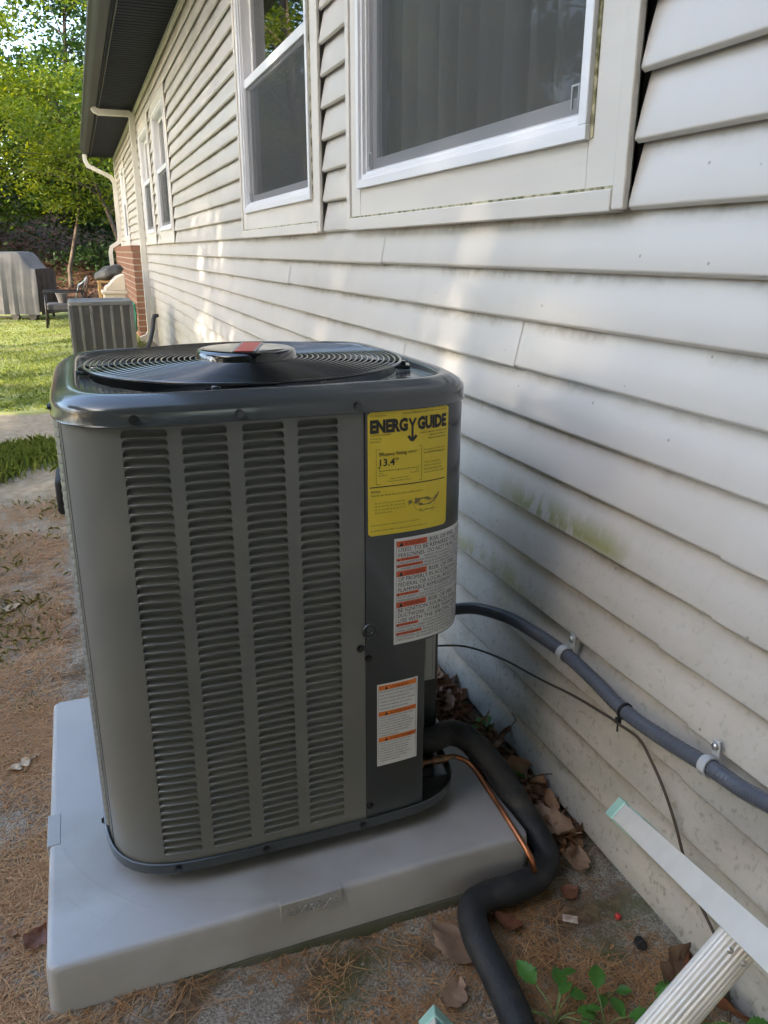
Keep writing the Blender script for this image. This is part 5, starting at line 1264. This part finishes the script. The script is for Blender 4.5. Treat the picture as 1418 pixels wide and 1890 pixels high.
for i in range(9):
    u = i/8; rows.append([(0.20 + 0.10*math.sin(u*3.1) - 0.10*(u < .3) + 0.02*noise.noise(Vector((u*6, v_*4, 1))), 12.40 + 0.3*v_ + 0.02*noise.noise(Vector((u*4, v_*5, 7))), 0.40 + 0.36*math.sin(u*math.pi*0.85) + 0.03*noise.noise(Vector((u*5, v_*6, 3)))) for v_ in [q/7 for q in range(8)]])
o = m.loft(rows, False).build('draped_cloth', M['greycloth'], None, 180); mod = o.modifiers.new('s', 'SOLIDIFY'); mod.thickness = 0.012
tag(o, 'grey cloth draped over the patio chair back', 'cloth')
pt_ = MB().loft([[( -0.10 + r_*math.cos(t), 12.62 + r_*math.sin(t), z) for t in [2*math.pi*q/24 for q in range(24)]] for r_, z in ((.055, .363), (.085, .49), (.092, .495), (.092, .513), (.084, .513), (.078, .49), (.05, .375))], True, True, True)
tag(pt_.build('flower_pot', M['potgrey'], None, 40), 'empty grey flower pot standing on the patio chair cushion', 'flower pot')
# covered grill
gr = thing('covered_grill', 'barbecue grill under a loose grey fabric cover at the left edge', 'grill', (-0.85, 14.5, 0))
ang = R(-28); gx = Vector((math.cos(ang), math.sin(ang), 0)); gy = Vector((-gx.y, gx.x, 0)); gc = Vector((-0.86, 14.45, 0))
def gp_(a, b, z): return tuple(gc + gx*a + gy*b + Vector((0, 0, z)))
# cross-section along the width: low side shelf at the right, hood in the middle
def prof_top(a):
    if a > 0.24: return 1.12 - 0.27*sst(0.24, 0.52, a)
    if a < -0.50: return 1.12 - 0.27*sst(-0.50, -0.75, a)
    return 1.12
HALF = 0.58; rows = []; na = 44
for i in range(na + 1):
    a = -0.80 + (HALF + 0.80)*i/na; zt = prof_top(a); row = []
    fold = 0.020*math.sin(a*31) + 0.014*math.sin(a*67 + 1)
    for (b, fz) in ((-0.32, 0.0), (-0.315, 0.25), (-0.30, 0.5), (-0.285, 0.75), (-0.265, 0.92), (-0.24, 0.985), (-0.15, 1.0), (0.15, 1.0), (0.24, 0.985), (0.28, 0.75), (0.30, 0.4), (0.31, 0.0)):
        z = 0.10 + (zt - 0.10)*fz; k_ = (1 - fz)*1.3 + 0.12
        row.append(gp_(a + 0.010*noise.noise(Vector((a*4, z*3, 0))), b + (fold if b < 0 else -fold)*min(1, k_) + 0.012*noise.noise(Vector((a*7, z*5, 3))), z))
    rows.append(row)
m = MB().loft(rows, False); cv = m.build('cover', M['grillcloth'], gr, 50)
m = MB(); rows = []
for i in range(13):
    b = -0.318 + 0.628*i/12; fo = 0.018*math.sin(b*38)
    rows.append([gp_(HALF + 0.004 + fo*(1 - q) + 0.02*(1 - q), b, 0.10 + (prof_top(HALF) - 0.105)*q) for q in (0, .25, .5, .75, .95, 1.0)])
m.loft(rows, False).build('side_flap', M['darkcloth'], gr, 60)
for a, b in ((-0.6, -0.25), (0.5, -0.25), (-0.6, 0.25), (0.5, 0.25)): MB().tube([gp_(a, b, 0.03), gp_(a, b, 0.3)], 0.02, 8).build('leg', M['blackmetal'], gr, 180)
MB().obox(gp_(-0.05, -0.25, 0.055), gx*0.58, gy*0.012, (0, 0, .012)).build('bottom_rail', M['blackmetal'], gr)
for a in (0.42, 0.1): MB().tube([gp_(a, -0.29, .07), gp_(a, -0.25, .07)], 0.07, 18).build('wheel', M['blackmetal'], gr, 40)

# ================================================================== TREES
def leaves_from(cent, size, mat, name, rng, flat=0.5, droop=0.3, aspect=0.45):
    N = len(cent); d = rng.normal(0, 1, (N, 3)); d[:, 2] = d[:, 2]*flat - droop; d /= np.linalg.norm(d, axis=1)[:, None]
    n = rng.normal(0, 1, (N, 3)); n[:, 2] += 0.8; w = np.cross(d, n); w /= np.linalg.norm(w, axis=1)[:, None] + 1e-9
    L_ = (size*rng.uniform(0.6, 1.35, N))[:, None]; c = cent
    q = np.stack([c - d*L_*0.5, c + w*L_*aspect*0.5 - d*L_*0.05, c + d*L_*0.5, c - w*L_*aspect*0.5 - d*L_*0.05], 1)
    return quads_mesh(name, q, 4)
def tree(name, label, base, H, crown0, rad, nl, size, leafmat_, seed, shape='round', trunk_r=0.16, clumps=150, csize=0.5, bark='bark', lean=(0, 0), group=None, build=True, squash=0.45):
    rng = np.random.default_rng(seed); rnd = random.Random(seed); b = Vector(base)
    t = thing(name, label, 'tree', base, group)
    tops = [b + Vector((lean[0]*u + 0.15*math.sin(u*4 + seed), lean[1]*u + 0.15*math.cos(u*3 + seed), H*0.92*u)) for u in [i/9 for i in range(10)]]
    tops[0] = b + Vector((0, 0, -0.15))
    tm = MB(); tm.tube(tops, [trunk_r*(1.35 if i == 0 else 1)*(1 - 0.9*i/9) + 0.01 for i in range(10)], 9)
    cl = []
    for i in range(clumps):
        u = crown0/H + (1 - crown0/H)*rnd.random()**0.9
        if shape == 'cone': r_ = rad*(1.03 - u)**0.8*rnd.uniform(0.35, 1.0)
        else:
            v_ = (u - crown0/H)/(1 - crown0/H); r_ = rad*math.sin(math.pi*min(0.97, 0.12 + 0.85*v_))**0.6*math.sqrt(rnd.random())
        a = rnd.uniform(0, 2*math.pi); k_ = min(9, u*9/0.92); i0 = int(min(8, k_)); ax = tops[i0].lerp(tops[i0 + 1], min(1, k_ - i0))
        p = ax + Vector((r_*math.cos(a), r_*math.sin(a), 0.10*rad*rnd.uniform(-1, 1))); cl.append(p)
        if i % 3 == 0 and r_ > 0.25*rad:
            j0 = max(0, i0 - 1); s0 = tops[j0].lerp(tops[j0+1], rnd.random())
            mid = s0.lerp(p, 0.5) + Vector((0, 0, 0.06*(p - s0).length)); rr = trunk_r*0.22*(1 - 0.6*u)
            tm.tube([s0, mid, p], [rr + 0.012, rr*0.6 + 0.008, 0.006], 5, False)
    tm.build('trunk', M[bark], t, 180)
    C = np.array([list(p) for p in cl]); per = max(1, nl // clumps)
    idx = np.repeat(np.arange(clumps), per); cs = csize*rng.uniform(0.5, 1.3, clumps)[idx]
    off = rng.normal(0, 1, (len(idx), 3)); off[:, 2] *= squash
    P = C[idx] + off*cs[:, None]*0.55; P[:, 2] -= 0.15*np.abs(off[:, 0])*cs
    P = P[P[:, 2] > g(base[0], base[1]) + 0.1]
    link_mesh('crown', leaves_from(P, size, None, 'crown', rng), leafmat_, t)
    return t
FG = 'trees beyond the lawn'
tree('maple_tree', 'tall yellow-green tree hanging over the lawn, upper left', (-3.2, 17.6, g(-3.2, 17.6)), 11.5, 3.0, 3.6, 26000, 0.105, M['leafbright'], 11, clumps=130, csize=0.62, trunk_r=0.17, lean=(0.6, 0), group=FG)
tree('young_tree', 'bright yellow-green young tree behind the end of the gutter', (1.5, 18.6, g(1.5, 18.6)), 4.7, 2.1, 1.9, 15000, 0.10, M['leafbright'], 12, clumps=80, csize=0.55, trunk_r=0.05, lean=(-1.6, 0), group=FG)
tree('forest_tree', 'mid-green tree rising left behind the covered grill', (-5.6, 21.5, g(-5.6, 21.5)), 12.5, 1.6, 3.2, 24000, 0.17, M['leafmid'], 13, clumps=160, csize=0.9, trunk_r=0.2, group=FG)
tree('evergreen_tree', 'tall dark evergreen left of the gap of sky', (-6.6, 27.5, g(-6.6, 27.5)), 15.0, 1.2, 3.4, 24000, 0.2, M['leafdark'], 14, 'cone', 0.22, 190, 0.85, group=FG, squash=0.25)
tree('evergreen_tree', 'dark evergreen standing behind the roof corner', (2.6, 26.0, g(2.6, 26)), 13.5, 1.0, 2.6, 14000, 0.17, M['leafdark'], 15, 'cone', 0.2, 150, 0.8, group=FG, squash=0.25)
tree('forest_tree', 'spreading mid-green tree right of the gap of sky', (0.6, 29.5, g(0.6, 29.5)), 7.5, 0.8, 2.6, 12000, 0.2, M['leafmid'], 16, clumps=110, csize=0.95, trunk_r=0.15, group=FG)
tree('understory_tree', 'low dark green tree above the leaf-covered bank', (-1.7, 22.3, g(-1.7, 22.3)), 3.9, 1.35, 2.3, 15000, 0.14, M['leafmid'], 17, clumps=90, csize=0.6, trunk_r=0.06, bark='bark', group=FG)
tree('sapling', 'thin leaning sapling with pale trunk on the bank', (0.0, 20.2, g(0, 20.2)), 4.2, 1.8, 1.3, 6000, 0.13, M['leafmid'], 18, clumps=45, csize=0.5, trunk_r=0.04, bark='bark', lean=(0.5, 0.2), group=FG)
tree('understory_tree', 'dark leafy undergrowth tree near the downspout corner', (1.2, 21.6, g(1.2, 21.6)), 3.6, 0.4, 1.9, 14000, 0.14, M['leafdark'], 19, clumps=80, csize=0.6, trunk_r=0.05, group=FG)
tree('understory_tree', 'dark undergrowth tree at the far left of the bank', (-4.6, 24.0, g(-4.6, 24)), 3.8, 1.5, 2.2, 12000, 0.15, M['leafdark'], 20, clumps=80, csize=0.6, trunk_r=0.06, group=FG)
# woods on the top of the bank and along the side of the yard (the first is mirrored in the panes)
SG = 'trees along the side of the yard'
sides = [(-12.0, 27.0, 9.5, 33), (-14.5, -2.5, 11.5, 35), (-15.5, -7.0, 12.0, 36), (-17.5, -12.0, 12.5, 37), (-11.0, -8.5, 10.0, 38), (-5.5, -7.5, 12.5, 39), (-0.8, -5.9, 13.0, 40), (4.6, -7.0, 13.0, 41)]  # last three added behind the photographer to block low sky light
words = ['leafy yard tree far to the left, mirrored in the window panes', 'tree shading the wall from the evening sun, nearest to the lawn', 'tree shading the unit from the evening sun', 'tallest tree at the southern end of the side row', 'shorter tree in front of the southern side row', 'tree standing behind the photographer on the left', 'tree standing straight behind the photographer', 'tree standing behind the photographer near the house']
for (x, y, H, sd_), wd in zip(sides, words):
    tree('yard_tree', wd, (x, y, g(x, y)), H, 1.0, 3.7, 17500 if sd_ in (35, 36) else 22000, 0.32, M['leafmid'], sd_, clumps=190, csize=1.1, trunk_r=0.2, group=SG)
for (x, y, H, sd_), wd in zip([(-15.5, 1.8, 12.0, 51), (-14.5, 5.0, 11.5, 52), (-16.0, 8.4, 12.0, 53)], ['tall bare-stemmed tree at the side of the lawn, nearest the photographer', 'tall bare-stemmed tree in the middle of the side row', 'tall bare-stemmed tree farthest along the side row']):
    tree('yard_tree', wd, (x, y, g(x, y)), H + 0.7, 8.1, 3.4, 16000, 0.30, M['leafmid'], sd_, clumps=150, csize=0.9, trunk_r=0.2, group=SG)  # added trees, crowns raised to shade the far wall but not the lawn
m = []
rng = np.random.default_rng(3)
for i in range(34):
    x = -34 + 2.1*i + rng.uniform(-.6, .6); y = 38 + rng.uniform(-3, 4); H = rng.uniform(4, 6.0); n = 900
    u = rng.random(n); r_ = 2.2*np.sin(np.pi*np.clip(.1 + .87*u, 0, 1))**.6*np.sqrt(rng.random(n)); a = rng.uniform(0, 2*np.pi, n)
    m.append(np.stack([x + r_*np.cos(a), y + r_*np.sin(a), g(x, min(y, 35)) + 0.2 + H*u], 1))
tag(link_mesh('far_woods', leaves_from(np.concatenate(m), 0.42, None, 'far_woods', rng), M['leafdark']), 'dark mass of woods along the top of the bank', 'woods', kind='stuff')
# undergrowth on the bank
pts = np.array([(x, y, g(x, y) + 0.1 + abs(random.gauss(0, .35))) for x, y in [(random.uniform(-9, 4), random.uniform(18.5, 31)) for _ in range(9000)] if noise.noise(Vector((x*.6, y*.6, 1))) > 0.02])
tag(link_mesh('undergrowth', leaves_from(pts, 0.13, None, 'undergrowth', rng), M['leafdark']), 'low dark undergrowth on the leaf-covered bank', 'undergrowth', kind='stuff')
pts = np.array([(x, y, g(x, y) + 0.02) for x, y in [(random.uniform(-8, 4), random.uniform(17.2, 29)) for _ in range(9000)]])
tag(link_mesh('bank_leaves', leaves_from(pts, 0.11, None, 'bank_leaves', rng, 0.25, 0.0, 0.6), M['bankleaf']), 'fallen brown leaves covering the bank behind the lawn', 'leaf litter', kind='stuff')
# added unseen foliage row blocking low sky light along the far side
pts = np.array([(-20.5 + random.gauss(0, 0.9), y, g(-20.5, 0) + h) for y, h in [(random.uniform(-14, 34), 6.8*random.random()**0.8) for _ in range(26000)] if h < 5.6 + 1.6*noise.noise(Vector((y*0.35, 0, 0)))])
tag(link_mesh('hedge', leaves_from(pts, 0.34, None, 'hedge', rng), M['leafdark']), 'tall dark hedge closing the far side of the yard', 'hedge', kind='stuff')
